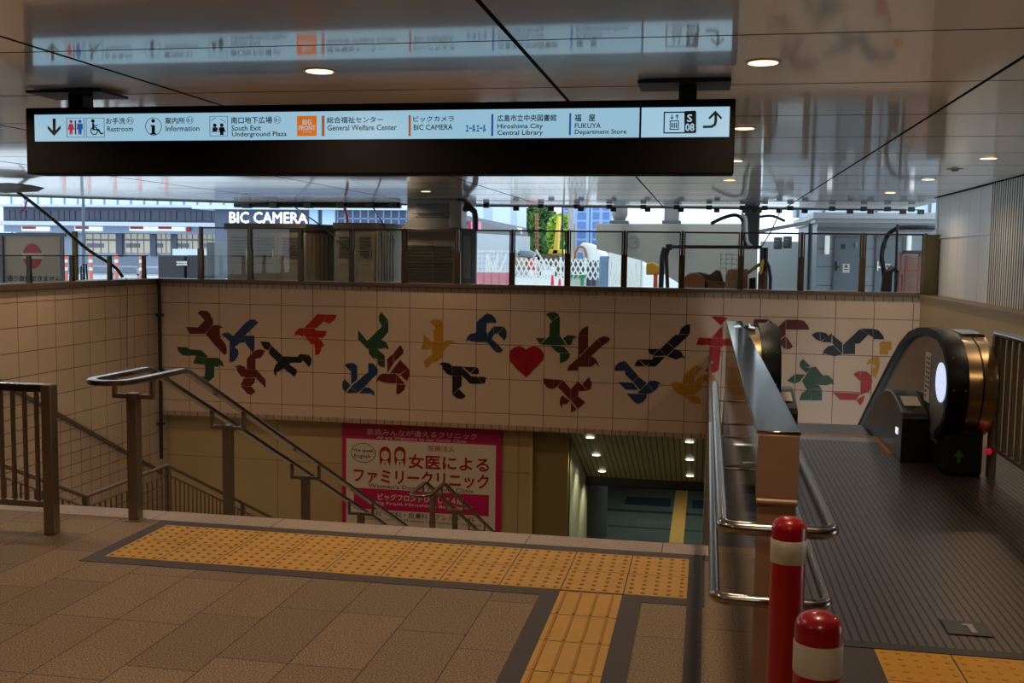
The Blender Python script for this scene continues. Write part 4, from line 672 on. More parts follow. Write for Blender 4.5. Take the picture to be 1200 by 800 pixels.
# ================================================================== ESCALATOR
PROF = [(13.4, -.845), (12.65, -.47), (11.38, .16), (10.44, .61), (9.9, .85), (9.5, .975), (9.1, 1.04), (8.7, 1.065), (8.35, 1.055), (8.12, .99), (7.97, .88), (7.90, .74), (7.90, .60), (7.97, .45), (8.10, .33), (8.28, .25)]
def inset(prof, d):
    out = []
    for i, p in enumerate(prof):
        a, b = prof[max(i-1, 0)], prof[min(i+1, len(prof)-1)]; tx, tz = b[0]-a[0], b[1]-a[1]; L = math.hypot(tx, tz)
        out.append((p[0]-tz/L*d, p[1]+tx/L*d))
    return out
def band(m, prof, x0, x1, th, mi=0):
    """profile band of thickness th swept from x0 to x1 (rounded outer edge)"""
    inn = inset(prof, th); N = len(prof); vs = []; mid = inset(prof, -.006)
    for i in range(N):
        (y, z), (yi, zi), (ym, zm) = prof[i], inn[i], mid[i]
        vs += [(x0, yi, zi), (x0, y, z), ((x0*.75+x1*.25), ym, zm), ((x0*.25+x1*.75), ym, zm), (x1, y, z), (x1, yi, zi)]
    fs = [(i*6+k, i*6+(k+1) % 6, (i+1)*6+(k+1) % 6, (i+1)*6+k) for i in range(N-1) for k in range(6)] + [tuple(range(6)), tuple(range((N-1)*6, N*6))]
    m.add(vs, fs, mi)
def side_panel(m, prof, x0, x1, zbot):
    pts = prof + [(8.35, zbot), (9.45, zbot), (13.4, -1.85)]
    m.prism([(x0, y, z) for y, z in pts], (x1-x0, 0, 0))
grey_panel = mat('escalator_inner_panel', '#8b8070', .22, .5, .05, 2); grey_strip = mat('newel_grey_strip', '#8e9294', .3, .5, .05, 3)
drum_m = mat('newel_drum_steel', '#b0936e', .3, 1, .08, 3)
def balustrade(xi, s, label):
    """xi inner face, s = +1 when the solid deck lies towards +x"""
    t = thing('escalator_balustrade', (xi+s*.15, 8.2, 0), label, 'escalator balustrade')
    X = lambda a: xi+s*a
    p1 = inset(PROF, .05); p2 = inset(PROF, .03)
    m = MB(); side_panel(m, p1, X(.02), X(.06), .2); m.build('inner_panel', grey_panel, t)
    m = MB(); band(m, PROF, X(-.015), X(.13), .06); m.build('handrail', mat('handrail_rubber', '#0a090a', .45, 0, .2, 6, spec=.25), t)
    m = MB(); side_panel(m, p2, X(.125), X(.33), .2); m.build('newel_drum', drum_m, t)
    m = MB(); m.tube([(X(.235), y, z) for y, z in inset(PROF, .028)[8:]], .006, 6); m.build('drum_seam', black, t)
    m = MB(); band(m, [p for p in inset(PROF, .012)][:9], X(.165), X(.325), .03); m.build('deck_cover', steel_pol, t)
    m = MB(); m.box((min(X(.03), X(.30)), 8.12, 0), (max(X(.03), X(.30)), 9.4, .36)); m.build('newel_base', black, t, bevel=.03)
    q = [(p[0], p[1]) for p in inset(PROF, .055)]
    strip = [(8.62, q[7][1])]+q[8:]+[(8.45, .24), (8.62, .25)]
    m = MB(); m.prism([(X(.012), y, z) for y, z in strip], (s*.012, 0, 0)); m.build('newel_strip', grey_strip, t)
    c = Vector((X(.01), 8.235, .685)); g = MB(); f = MB()
    f.prism([(c.x, c.y+.2*math.cos(2*PI*k/28), c.z+.175*math.sin(2*PI*k/28)) for k in range(28)], (-s*.004, 0, 0)); fo = f.build('light_rim', grey_strip, t)
    g.prism([(c.x-s*.004, c.y+.175*math.cos(2*PI*k/28), c.z+.15*math.sin(2*PI*k/28)) for k in range(28)], (-s*.004, 0, 0)); g.build('oval_light', glow_oval, fo)
    for y, z in ((7.955, .9), (7.885, .67)):
        for a in (.02, .10): m = MB(); m.lathe([(.004, -.003), (.003, .003)], (X(a), y-.012, z), 8); m.build('rivet', M['ring_white'], t)
    # notice strip
    m = MB(); m.box((min(X(.012), X(.021)), 8.66, .47), (max(X(.012), X(.021)), 8.86, .86)); st = m.build('notice_strip', M['white_paper'], t)
    m = MB()
    for cx in (8.715, 8.80):
        for k in range(9):
            if cx < 8.75 and k > 6: continue
            z = .82-k*.038; m.box((min(X(.010), X(.013)), cx-.022, z-.012), (max(X(.010), X(.013)), cx+.022, z+.008))
    m.build('notice_print', ink, st)
    # inlet cap (arched) towards the steps
    arch = [(10.7, -.3), (10.7, -.2), (10.45, .02), (10.2, .18), (9.95, .31), (9.7, .41), (9.4, .48), (9.15, .505), (8.95, .49), (8.7, .43), (8.58, .395), (8.55, .36), (8.57, 0), (9.5, 0)]
    m = MB(); m.prism([(X(-.2), y, z) for y, z in arch], (s*.2, 0, 0)); ic = m.build('inlet_cap', mat('dark_inlet_cap', '#2b2522', .3, .1, .1, 6), t, bevel=.01)
    m = MB(); m.bar((X(-.1), 8.90, .487), (X(-.1), 8.70, .438), .13, .006); m.build('inlet_label', M['white_paper'], ic)
    m = MB(); m.box((min(X(-.206), X(-.199)), 8.72, .20), (max(X(-.206), X(-.199)), 8.80, .25)); m.build('inlet_light', emat('small_white_indicator', '#dff4ff', 1.0, '#ffffff'), ic)
    if s > 0:
        m = MB(); cxx = X(.13)
        m.prism([(cxx-.012, 8.115, .10), (cxx+.012, 8.115, .10), (cxx+.012, 8.115, .15), (cxx+.04, 8.115, .15), (cxx, 8.115, .20), (cxx-.04, 8.115, .15), (cxx-.012, 8.115, .15)], (0, -.004, 0)); m.build('direction_arrow', emat('dim_green_arrow', '#3d6a2c', .06, '#10180c'), t)
    return t
mat('white_paper', '#cfc8bc', .6, 0, .05, 10)
balustrade(1.74, 1, 'escalator balustrade with glowing white oval and black handrail next to the bar fence')
balustrade(.545, -1, 'escalator balustrade end with black handrail just behind the steel divider wall')
# steps between the balustrades
t = thing('escalator_steps', (1.14, 10.5, -.5), 'escalator steps and comb plate between the two balustrades', 'escalator')
step_m = rib_mat('escalator_step_ribs', '#5a544e', '#1c1916', 0, .012, .4)
for k in range(12):
    y = 9.75+k*.40; z = -.02-max(0, k-1)*.2; m = MB(); m.box((.78, y, z-.22), (1.52, y+.41, z)); m.build('step', step_m, t)
m = MB(); m.box((.56, 9.45, -.05), (1.72, 9.75, .004)); m.build('comb_plate', steel, t)
m = MB(); m.box((.56, 9.69, .002), (1.72, 9.75, .007)); m.box((1.50, 8.9, .003), (1.545, 9.75, .008)); m.build('comb_line', mat('amber_line', '#c07818', .5, 0, .1, 8), t)
m = MB(); m.prism([(1.06, 4.62, .0045), (1.24, 4.62, .0045), (1.24, 4.80, .0045), (1.06, 4.80, .0045)], (0, 0, .004)); o = m.build('floor_nameplate', mat('dark_nameplate', '#3a322d', .35, .6, .08, 6)); tag(o, 'dark square nameplate set in the ribbed landing plate', 'nameplate')
m = MB(); m.prism([(1.16, 4.65, .0085), (1.185, 4.65, .0085), (1.185, 4.76, .0085), (1.15, 4.76, .0085), (1.135, 4.74, .0085), (1.16, 4.74, .0085)], (0, 0, .002)); m.build('hook_mark', steel, o)
# bar fence beside the escalator
t = thing('bar_fence', (2.06, 7, 0), 'dark steel bar fence with round top rail beside the escalator newel', 'fence')
m = MB(); m.tube([(2.11, 8.2, 1.065), (2.11, 4.6, 1.065)], .024, 12); m.build('top_rail', steel_tube, t)
m = MB(); m.tube([(2.11, 8.2, .225), (2.11, 4.6, .225)], .017, 10); m.build('bottom_rail', steel_dark, t)
for y in (8.17, 6.2, 4.7):
    m = MB(); m.box((2.082, y-.03, 0), (2.138, y+.03, 1.05)); m.build('post', dark_picket, t, bevel=.004)
for k in range(21):
    y = 8.02-k*.158
    m = MB(); m.box((2.096, y-.018, .225), (2.124, y+.018, 1.05)); m.build('bar', dark_picket, t)
m = MB(); m.lathe([(.02, -.02), (.028, 0), (.02, .02)], (2.07, 8.11, .2), 10); tag(m.build('red_lamp', emat('dim_red_lamp', '#c01838', .5, '#801020')), 'tiny red lamp on the foot of the bar fence post', 'lamp')
# ================================================================== GLASS FENCES ON THE WALLS
post_m = mat('bronze_fence_post', '#54432f', .4, .5, .1, 8); bronze_frame = mat('bronze_frame', '#3a2e24', .45, .4, .1, 8)
t = thing('glass_fence', (-3, D+.1, 1.07), 'row of clear glass fence panels with bronze posts on top of the mural wall', 'fence')
xs = [-10+.07]+[-9.08+.962*k for k in range(13)]+[3.42]
for i, x in enumerate(xs[1:]):
    m = MB(); m.box((x-.022, D+.08, 1.07), (x+.022, D+.13, 2.02)); m.box((x-.05, D+.07, 1.07), (x+.05, D+.14, 1.62)); m.build('post', post_m, t, bevel=.004)
for a, b in zip(xs[1:], xs[2:]):
    m = MB(); m.box((a+.03, D+.10, 1.09), (b-.03, D+.11, 2.0)); g = m.build('glass_panel', fence_glass, t)
    m = MB(); m.box((a+.03, D+.095, 1.985), (b-.03, D+.118, 2.012)); m.box((a+.03, D+.095, 1.62), (a+.05, D+.118, 2.0)); m.box((b-.05, D+.095, 1.62), (b-.03, D+.118, 2.0)); m.build('panel_frame', bronze_frame, g)
m = MB(); m.box((3.38, D-.02, 1.04), (3.60, D+.2, 2.0)); tag(m.build('end_post', mat('olive_end_post', '#5c5333', .5, .2, .1, 4), bevel=.006), 'broad olive brown post ending the glass fence at the white wall', 'post')
m = MB(); m.box((3.60, D+.22, 1.045), (3.64, D+.36, 2.595)); struct('trim_15', m, M['white_joint_bead'])
t = thing('glass_balustrade', (-9.95, 15.5, 1.07), 'low clear glass balustrade with three short bronze posts on the left tiled wall', 'fence')
ys = [11.9, 12.95, 14.03, 15.1, 16.17, 17.27]
for y in ys:
    m = MB(); m.box((-9.99, y-.025, 1.07), (-9.93, y+.025, 1.48)); m.prism([(-9.99, y-.04, 1.07), (-9.99, y+.04, 1.07), (-9.99, y+.025, 1.25), (-9.99, y-.025, 1.25)], (.06, 0, 0)); m.build('post', bronze_frame, t)
for a, b in zip(ys, ys[1:]):
    m = MB(); m.box((-9.965, a+.03, 1.09), (-9.955, b-.03, 1.47)); m.build('glass_panel', fence_glass, t)
m = MB(); m.box((-9.975, ys[0], 1.468), (-9.945, 17.4, 1.486)); m.build('top_edge', bronze_frame, t)

# ================================================================== OUTDOORS: NEAR THE FENCE
shed = mat('brown_shed_panel', '#7f7666', .6, .1, .1, 3); shed_d = mat('dark_brown_shed_trim', '#50463c', .6, .1, .1, 3)
def XW(px, Y): return at(px, 290, Y).x
def ZW(px, py, Y): return at(px, py, Y).z
def cabinet(label, xl, xm, xr, ytop, Y, vents, text=None):
    """metal utility shed: louvered front, ribbed side, overhanging roof"""
    x0, x1, x2 = XW(xl, Y), XW(xm, Y), XW(xr, Y+.6); zt = ZW((xl+xr)/2, ytop, Y)
    t = thing('utility_shed', ((x0+x1)/2, Y+.5, 0), label, 'shed')
    m = MB(); m.prism([(x0, Y, 0), (x1, Y, 0), (x2, Y+.6, 0), (x2, Y+1.2, 0), (x0, Y+1.2, 0)], (0, 0, zt-.12)); m.build('body', shed, t, bevel=.01)
    m = MB(); m.prism([(x0-.04, Y-.05, zt-.13), (x1+.02, Y-.05, zt-.13), (x2+.04, Y+.58, zt-.13), (x2+.04, Y+1.25, zt-.13), (x0-.04, Y+1.25, zt-.13)], (0, 0, .13)); m.build('roof', shed_d, t, bevel=.012)
    n = vents
    for k in range(n):
        a = x0+(x1-x0)*k/n; b = x0+(x1-x0)*(k+1)/n
        m = MB(); m.box((a+.04, Y-.02, .1), (b-.04, Y, zt-.2)); d = m.build('door', shed, t, bevel=.006)
        m = MB()
        for q in range(7): m.bar((a+.09, Y-.03, zt-.28-q*.06), (b-.09, Y-.03, zt-.28-q*.06), .02, .03)
        m.build('louver', shed_d, d)
        m = MB(); m.box((b-.12, Y-.05, 1.45), (b-.10, Y-.02, 1.62)); m.build('handle', steel, d)
        m = MB(); m.box((a+.1, Y-.022, 1.35), (b-.1, Y-.019, 1.36)); m.build('panel_joint', shed_d, d)
    m = MB(); k = 7
    for q in range(k):
        f0 = (q+.2)/k; f1 = (q+.7)/k; ax, ay = x1+(x2-x1)*f0, Y+.6*f0; bx, by = x1+(x2-x1)*f1, Y+.6*f1
        m.prism([(ax, ay-.01, .1), (bx, by-.01, .1), (bx, by-.04, .1), (ax, ay-.04, .1)], (0, 0, zt-.3))
    m.build('ribbed_side', shed, t)
    return t
cabinet('wide brown metal shed with double louvered doors directly under the white shop lettering', 266, 358, 391, 262, 19.2, 3)
cabinet('narrow brown metal shed beside the wide one, nearer the grey column machine', 393, 441, 464, 261, 19.2, 2)
# louvered ventilation unit under the grey machine housing
Y = 18.9; t = thing('ventilation_unit', (XW(500, Y), Y+.5, 0), 'low louvered ventilation cabinet below the dark grey duct housing', 'ventilation unit')
x0, x1 = XW(470, Y), XW(536, Y); zt = ZW(500, 268, Y)
m = MB(); m.box((x0, Y, 0), (x1, Y+.9, zt-.04)); m.build('body', mat('grey_brown_unit', '#8a7d6c', .5, .2, .08, 3), t, bevel=.01)
m = MB(); m.box((x0-.05, Y-.1, zt-.05), (x1+.03, Y+.95, zt)); m.build('top_plate', mat('pale_top_plate', '#86807a', .4, .3, .05, 3), t, bevel=.008)
m = MB()
for q in range(16): m.bar((x0+.1, Y-.02, zt-.32-q*.06), (x1-.1, Y-.02, zt-.32-q*.06), .03, .02)
m.build('louver', shed_d, t)
m = MB(); m.box((x0+.62, Y-.03, .2), (x0+.64, Y, zt-.3)); m.build('divider', steel, t)
m = MB(); m.bar((x0+.2, Y-.06, zt-.2), (x0+.65, Y-.06, zt-.28), .02, .03); m.build('actuator_arm', steel, t)
t = thing('duct_housing', (XW(505, 18.9), 19.4, zt), 'dark grey duct housing between the ventilation cabinet and the ceiling', 'duct housing')
dgm = mat('dark_grey_duct', '#6c6a68', .5, .3, .1, 3)
Y = 18.95; xa, xb = XW(474, Y), XW(540, Y); m = MB(); m.prism([(XW(471, Y), Y, zt), (XW(537, Y), Y, zt), (XW(535, Y), Y, zt+.09), (XW(529, Y), Y, zt+.22), (XW(482, Y), Y, zt+.22), (XW(474, Y), Y, zt+.09)], (0, .9, 0)); m.build('lower_hood', dgm, t, bevel=.01)
m = MB(); m.box((xa+.03, Y+.05, zt+.2), (xb-.1, Y+.9, 2.6)); m.build('upper_box', mat('mid_grey_duct', '#8a8682', .5, .3, .1, 3), t, bevel=.01)
m = MB(); m.box((XW(488, Y), Y-.02, zt+.28), (XW(528, Y), Y+.06, zt+.46)); m.build('access_panel', dgm, t, bevel=.008); 
m = MB(); m.bar((XW(484, Y), Y-.05, zt+.27), (XW(522, Y), Y-.05, zt+.28), .05, .012); m.build('drip_edge', black, t)
m = MB(); m.box((XW(527, Y), Y-.05, zt+.02), (XW(541, Y), Y+.3, zt+.52)); m.build('control_box', MATS['mid_grey_duct'], t, bevel=.01)
m = MB(); m.box((XW(474, Y), Y+.2, 2.5), (XW(545, Y), Y+.9, 2.599)); m.build('ceiling_collar', MATS['mid_grey_duct'], t)
# grey framed panel with the black elbow pipe
Y = 19; t = thing('framed_panel', (XW(549, Y), Y, 0), 'tall grey framed panel standing below the black elbow pipe', 'panel')
m = MB(); pbox(m, 540, 268, 559, 345, Y+.1, .1); m.build('frame', mat('blue_grey_frame', '#6c7684', .5, .1, .06, 3), t, bevel=.008)
m = MB(); pbox(m, 543, 276, 552, 326, Y, .012); m.build('inset', mat('pale_blue_inset', '#8a97a8', .4, .1, .06, 3), t)
m = MB(); pts = [at(545, 241, 18.6), at(548, 242.5, 18.6), at(552, 244, 18.6), at(556, 248, 18.6), at(557, 254, 18.6), at(557, 270, 18.6)]; m.tube(pts, [.10, .10, .06, .055, .055, .055], 12)
tag(m.build('elbow_pipe', mat('dark_pipe', '#26272b', .4, .2, .1, 5)), 'black elbow pipe hanging at the ceiling edge beside the duct housing', 'pipe')
# lighting track and clamp rail at the ceiling edge
Y = 20.6; t = thing('lighting_track', (XW(370, Y), Y, 2.45), 'dark lighting track under the ceiling edge above the brown sheds', 'lighting track')
m = MB(); m.tube([at(275, 240, Y), at(470, 241, Y)], .055, 8); m.build('beam', mat('dark_track', '#2a292b', .5, .3, .1, 5), t)
for px in (290, 322, 362, 400, 435, 462):
    m = MB(); c = at(px, 240.5, Y); m.box((c.x-.09, Y-.1, c.z-.06), (c.x+.09, Y+.06, 2.598)); m.build('fitting', black, t, bevel=.01)
t = thing('clamp_rail', (XW(820, Y), Y, 2.4), 'thin rail with a long row of black clamps along the ceiling edge', 'clamp rail')
m = MB(); m.tube([at(553, 241.5, Y), at(1082, 246, Y)], .012, 6); m.build('rail', black, t)
for k, px in enumerate((570, 605, 634, 646, 676, 681, 714, 719, 754, 759, 793, 798, 831, 840, 870, 884, 896, 913, 926, 943, 975, 996, 1012, 1020, 1040, 1058, 1068, 1079)):
    c = at(px, 242+(px-553)*.0085+(2 if k % 2 else -1), Y); m = MB(); m.box((c.x-.055, Y-.06, c.z-.04), (c.x+.055, Y+.04, c.z+.045)); m.build('clamp', mat('dark_green_black', '#1d221c', .5, 0, .1, 6), t, bevel=.006)
def cable(label, pts, r=.02, m_=None, name='cable'):
    m = MB(); P = [Vector(p) for p in pts]; Q = []
    for i in range(len(P)-1):
        a, b, c, d = P[max(i-1, 0)], P[i], P[i+1], P[min(i+2, len(P)-1)]
        for k in range(6):
            s = k/6; Q.append(.5*((2*b)+(c-a)*s+(2*a-5*b+4*c-d)*s*s+(3*b-a-3*c+d)*s**3))
    m.tube(Q+[P[-1]], r, 6); return tag(m.build(name, m_ or black_gloss), label, 'cable')
cable('thick black stay cable slanting down to the left tiled wall', [at(20, 224, 16.2), at(60, 255, 16.3), at(100, 290, 16.4), at(128, 308, 16.45), at(138, 316, 16.5), (-9.92, 16.5, 1.11)], .03)
cable('thin grey cable hanging down the face of the left tiled wall', [(-9.86, 16.5, 1.10), (-9.83, 16.5, .9), (-9.84, 16.48, .3), (-9.83, 16.45, -.45)], .008, steel_dark)
cable('black cable running from the lighting track to the wide brown shed', [at(343, 241, 20.5), at(370, 260, 19.3), at(392, 277, 18.9)], .014)
cable('black cable running from the lighting track to the narrow brown shed', [at(436, 241, 20.5), at(447, 259, 19.3), at(462, 283, 18.9)], .016)
cable('thin dark cable slanting from the clamp rail to the tool rack', [at(916, 243, 20), at(905, 268, 20), at(893, 288, 20)], .012)
redc = mat('red_cord', '#e04860', .5, 0, .1, 5)
cable('short red ribbon tied to the stay cable', [at(32, 233, 16.2), at(29, 243, 16.2), at(23, 250, 16.2)], .014, redc, 'ribbon')
cable('red cord hanging from the track above the narrow brown shed', [at(404, 244, 20.4), at(407, 255, 20.4), at(407, 262, 20.4)], .03, redc, 'cord')
m = MB(); m.prism([at(-20, 215, 14), at(12, 214, 14), at(28, 217.5, 14), at(20, 222, 14), at(-20, 224, 14)], (0, .5, 0)); tag(m.build('awning_end', mat('grey_awning', '#6e6a68', .5, .1, .06, 2)), 'grey wedge-shaped awning end above the no entry board', 'awning')
# no entry board behind the left wall
Y = 17; t = thing('no_entry_board', (XW(40, Y), Y, 0), 'beige barrier board with a round red no entry mark behind the left wall', 'sign')
m = MB(); pbox(m, 3, 276, 74, 345, Y+.03, .03); m.build('board', mat('beige_board', '#b4a08c', .5, 0, .06, 2), t)
m = MB(); a = pbox(m, 1, 273, 78, 277, Y, .05); pbox(m, 72, 275, 76, 345, Y, .04); pbox(m, 1, 275, 5, 345, Y, .04); m.build('board_frame', mat('grey_board_frame', '#6a6a70', .5, .2, .06, 2), t)
m = MB(); disc(m, 38, 300, .19, Y, .006, n=32, ry=.225); m.build('red_disc', mat('no_entry_red', '#b02c28', .5, 0, .06, 3), t)
m = MB(); pbox(m, 26, 296.6, 50, 303, Y-.007, .004); m.build('white_bar', mat('no_entry_white', '#d4c4b4', .5, 0, .03, 3), t)
m = MB(); ptext(m, '通り抜けできません', 8.5, 71, 322.5, 330, Y-.002, bold=.02); m.build('board_lettering', ink, t)
m = MB(); pbox(m, 87.5, 271, 92, 345, 16.6, .07); tag(m.build('timber_post', mat('timber', '#7d6448', .7, 0, .15, 6)), 'square timber post beside the no entry board', 'post')
m = MB()
for a, b in ((94, 100), (97, 103)): m.tube([at(a, 346, 17), at(a+1, 312, 17), at(a+4, 309, 17), at(b+3, 346, 17)], .014, 6)
tag(m.build('bent_hoop', black), 'thin black bent hoops beside the timber post', 'hoop')
# door building and its clutter at the right
Y = 24.0
def DX(px): return XW(px, Y)
gw = mat('grey_wall_panel', '#8c9096', .5, 0, .04, 1.5); gd = mat('grey_steel_door', '#666d74', .45, .1, .05, 2)
t = thing('service_building', (DX(1020), Y+1.5, 0), 'grey service building with two steel doors behind the right end of the glass fence', 'building')
ztop = ZW(1010, 256, Y)
m = MB(); m.box((DX(957), Y, 0), (6.6, Y+5, ztop)); m.build('wall', gw, t)
m = MB(); m.box((DX(950), Y-.35, ztop-.02), (6.7, Y+5.2, ztop+.12)); m.box((DX(953), Y-.2, ztop-.1), (6.7, Y+5.2, ztop-.02)); m.build('cornice', mat('pale_cornice', '#a5a6a8', .5, 0, .04, 1.5), t, bevel=.01)
m = MB(); pbox(m, 957, 267, 1092, 271, Y+.02, .06); m.build('lintel', mat('dark_lintel', '#5c6166', .5, 0, .05, 2), t)
for a, b in ((977.5, 1007), (1026, 1056)):
    m = MB(); x0_, z0_, x1_, z1_ = pbox(m, a, 278, b, 360, Y, .05); d = m.build('door', gd, t, bevel=.006)
    m = MB(); pbox(m, a-1.5, 276, a, 360, Y, .07); pbox(m, b, 276, b+1.5, 360, Y, .07); pbox(m, a-1.5, 276, b+1.5, 278, Y, .07); m.build('door_frame', M['dark_lintel'], t)
    m = MB(); pbox(m, a+8, 286, a+13, 291.5, Y-.05, .01); m.build('door_window', mat('dark_door_glass', '#2c3238', .1, 0, .05, 3), d)
    m = MB(); pbox(m, a+10, 309, a+18, 319.5, Y-.05, .006); pp = m.build('door_notice', M['white_paper'], d)
    m = MB(); pbox(m, a+12.4, 310.4, a+15.6, 313.6, Y-.057, .003); pbox(m, a+11.4, 315, a+16.6, 316, Y-.057, .003); m.build('notice_mark', greyp, pp)
    m = MB(); pbox(m, a+1.6, 306, a+3, 317, Y-.08, .04); pbox(m, a+3, 312, a+6, 314, Y-.08, .03); m.build('door_handle', steel_pol, d)
    m = MB(); pbox(m, b-5, 284, b-2, 290, Y-.05, .04); m.build('door_closer', M['mid_grey_duct'], d)
for px in (969, 1064.5):
    m = MB(); pbox(m, px-2.6, 276, px+2.6, 298, Y-.01, .12); m.build('wall_lamp', emat('pale_tube_lamp', '#f4f6f4', .35, '#e8e8e6'), t, bevel=.02)
for py in (291, 312, 334):
    m = MB(); pbox(m, 958, py, 976, py+.8, Y-.001, .01); pbox(m, 1009, py, 1025, py+.8, Y-.001, .01); m.build('panel_joint', M['dark_lintel'], t)
m = MB(); m.tube([at(950, 262, 22), at(948, 345, 22)], .045, 10); tag(m.build('conduit_pipe', mat('dark_blue_pipe', '#3c434e', .4, .2, .1, 5)), 'thin dark vertical pipe before the corner of the service building', 'pipe')
# clerestory strip above the building, seen under the clamp rail
m = MB(); m.box((DX(940), 27, ztop+.12), (7, 27.2, ztop+1.6)); o = m.build('clerestory', mat('pale_blue_clerestory', '#c8dcf0', .2, 0, .05, .8)); tag(o, 'pale blue glazed strip rising behind the service building roof', 'window strip')
m = MB()
for k in range(8): m.box((DX(945)+k*.62, 26.95, ztop+.12), (DX(945)+k*.62+.06, 27, ztop+1.6))
m.build('mullion', gd, o)
# black hose arc and red frame
cable('thick black hose bent in a wide arc in front of the grey doors', [(4.05, 19.6, ZW(1090, 267, 19.6)), at(1062, 266.5, 19.6), at(1048, 269, 19.6), at(1038, 279, 19.6), at(1033, 300, 19.6), at(1036, 325, 19.6), at(1042, 348, 19.6)], [.06]*0 or .045, None, 'hose')
m = MB(); m.tube([at(1052, 263, 19.5), at(1050, 348, 19.5)], .028, 8); tag(m.build('black_pole', black), 'thin black pole holding up the hose', 'pole')
t = thing('hose_bundle', at(1045, 335, 19.4), 'coiled black hoses piled at the foot of the hose arc', 'hose')
for k in range(5):
    m = MB(); m.tube([at(1029+k*3, 345, 19.4), at(1036+k*2, 322-k, 19.35), at(1044+k*1.4, 312+k, 19.3), at(1052+k, 322, 19.4), at(1050+k, 345, 19.4)], .03, 7); m.build('hose_loop', black_gloss, t)
t = thing('red_crate_frame', (XW(1070, 19.2), 19.2, 0), 'tall rusty red mesh crate against the end of the glass fence', 'crate')
rust = mat('rusty_red_frame', '#8c5044', .7, .1, .2, 8); meshy = mat('dusty_crate_mesh', '#8a6c60', .8, 0, .2, 14)
m = MB(); pbox(m, 1058, 299, 1086, 350, 19.6, .02); m.build('mesh_panel', meshy, t)
m = MB()
for a in ((1053, 296, 1056, 350), (1060, 300, 1062.5, 350), (1075, 298, 1078, 350), (1084, 298, 1087, 350)): pbox(m, *a, 19.2, .05)
m.build('upright', rust, t)
m = MB()
for py in (296, 316, 336): pbox(m, 1053, py, 1087, py+2, 19.2, .04)
m.bar(at(1078, 348, 19.15), at(1086, 302, 19.15), .03, .04); m.build('cross_rail', rust, t)
m = MB(); pbox(m, 1058, 293.5, 1088, 297.5, 19.15, .1); m.build('top_tray', mat('olive_dark', '#3c3a2c', .6, 0, .1, 5), t)
# pipe frame / tool rack in front of the concrete stair
t = thing('pipe_frame', (XW(830, 19.3), 19.3, 0), 'dark horizontal pipe on blue black legs in front of the concrete stair underside', 'pipe frame')
dk = mat('blue_black_pipe', '#262a38', .4, .2, .1, 6)
m = MB(); m.tube([at(782, 289, 19.3), at(893, 289.5, 19.3)], .032, 10); m.build('crossbar', dk, t)
m = MB(); m.tube([at(779, 290, 19.3), at(776, 300, 19.3), at(773, 350, 19.3)], .05, 10); m.build('leg', dk, t)
m = MB(); m.tube([at(784, 288, 19.3), at(781, 300, 19.3), at(786, 350, 19.3)], .035, 10); m.build('leg', dk, t)
m = MB(); m.box(tuple(at(780, 293, 19.22)), tuple(at(788, 286, 19.4))); m.build('head_box', dk, t, bevel=.01)
t = thing('tool_rack', (XW(893, 19.1), 19.1, 0), 'cluster of upright tools with a yellow part and diagonal strut by the concrete stair', 'tool rack')
m = MB(); m.tube([at(893, 290, 19.2), at(893, 348, 19.2)], .04, 8); m.tube([at(898, 290, 19.2), at(898, 348, 19.2)], .035, 8); m.build('upright', dk, t)
m = MB(); m.prism([at(891, 308, 19.1), at(894, 303, 19.1), at(896, 306, 19.1), at(893, 320, 19.1), at(890, 322, 19.1)], (0, -.06, 0)); m.build('yellow_part', mat('faded_yellow', '#b09a3c', .5, 0, .1, 6), t)
m = MB(); m.bar(at(851, 338, 19.1), at(891, 309, 19.1), .05, .06); m.build('diagonal_strut', mat('weathered_strut', '#6b5c48', .7, 0, .15, 8), t)
m = MB(); m.tube([at(897, 304, 19.05), at(901, 312, 19.05), at(903, 325, 19.05), at(903, 348, 19.05)], .03, 8); m.build('bent_tube', dk, t)
m = MB(); pbox(m, 888, 318, 897, 345, 19.3, .15); m.build('rust_box', mat('rust_box', '#5c3a30', .7, 0, .15, 6), t, bevel=.02)
# boxes and bags
card = mat('cardboard', '#7a5c44', .8, 0, .15, 5); card_d = mat('dark_wrapped_bale', '#54463c', .8, 0, .2, 5)
def lumpy(name, pts, Y, t_, m_, label, cat):
    m = MB(); m.prism([at(x, y, Y) for x, y in pts], (0, t_, 0)); o = m.build(name, m_, bevel=.02); return tag(o, label, cat)
lumpy('cardboard_box', [(851, 348), (851, 324), (853, 316), (877, 315), (877, 348)], 19.6, .6, card, 'large brown cardboard box beside the tool rack', 'box')
lumpy('bale', [(803, 348), (803, 326), (808, 320), (820, 319), (832, 322), (840, 316), (845, 318), (848, 330), (848, 348)], 20.2, .5, card_d, 'long low bale of wrapped goods beside the cardboard box', 'bale')
lumpy('flat_carton', [(829, 348), (829, 329), (850, 330), (850, 348)], 19.9, .3, card, 'flat open carton in front of the wrapped bale', 'box')
lumpy('brown_bag', [(800, 348), (800, 327), (806, 321), (818, 320), (826, 326), (827, 348)], 19.7, .3, mat('brown_bag_cloth', '#7a5338', .85, 0, .15, 6), 'slumped brown bag at the far left of the cardboard goods', 'bag')
lumpy('black_case', [(878, 348), (878, 326), (886, 325), (887, 348)], 19.35, .2, black, 'black case between the cardboard box and the tool rack', 'case')
t = thing('lattice_shelf', (XW(853, 20.95), 20.95, 0), 'white square lattice shelf in front of the concrete stair', 'shelf')
m = MB()
for px in (843.5, 850, 856.5, 862.5): pbox(m, px, 297.5, px+1.2, 345, 20.95, .05)
for py in (297.5, 303, 308.5, 314, 322): pbox(m, 843.5, py, 863.7, py+1.1, 20.95, .05)
m.build('grid', mat('white_lattice', '#dcdcd8', .5, 0, .04, 4), t)
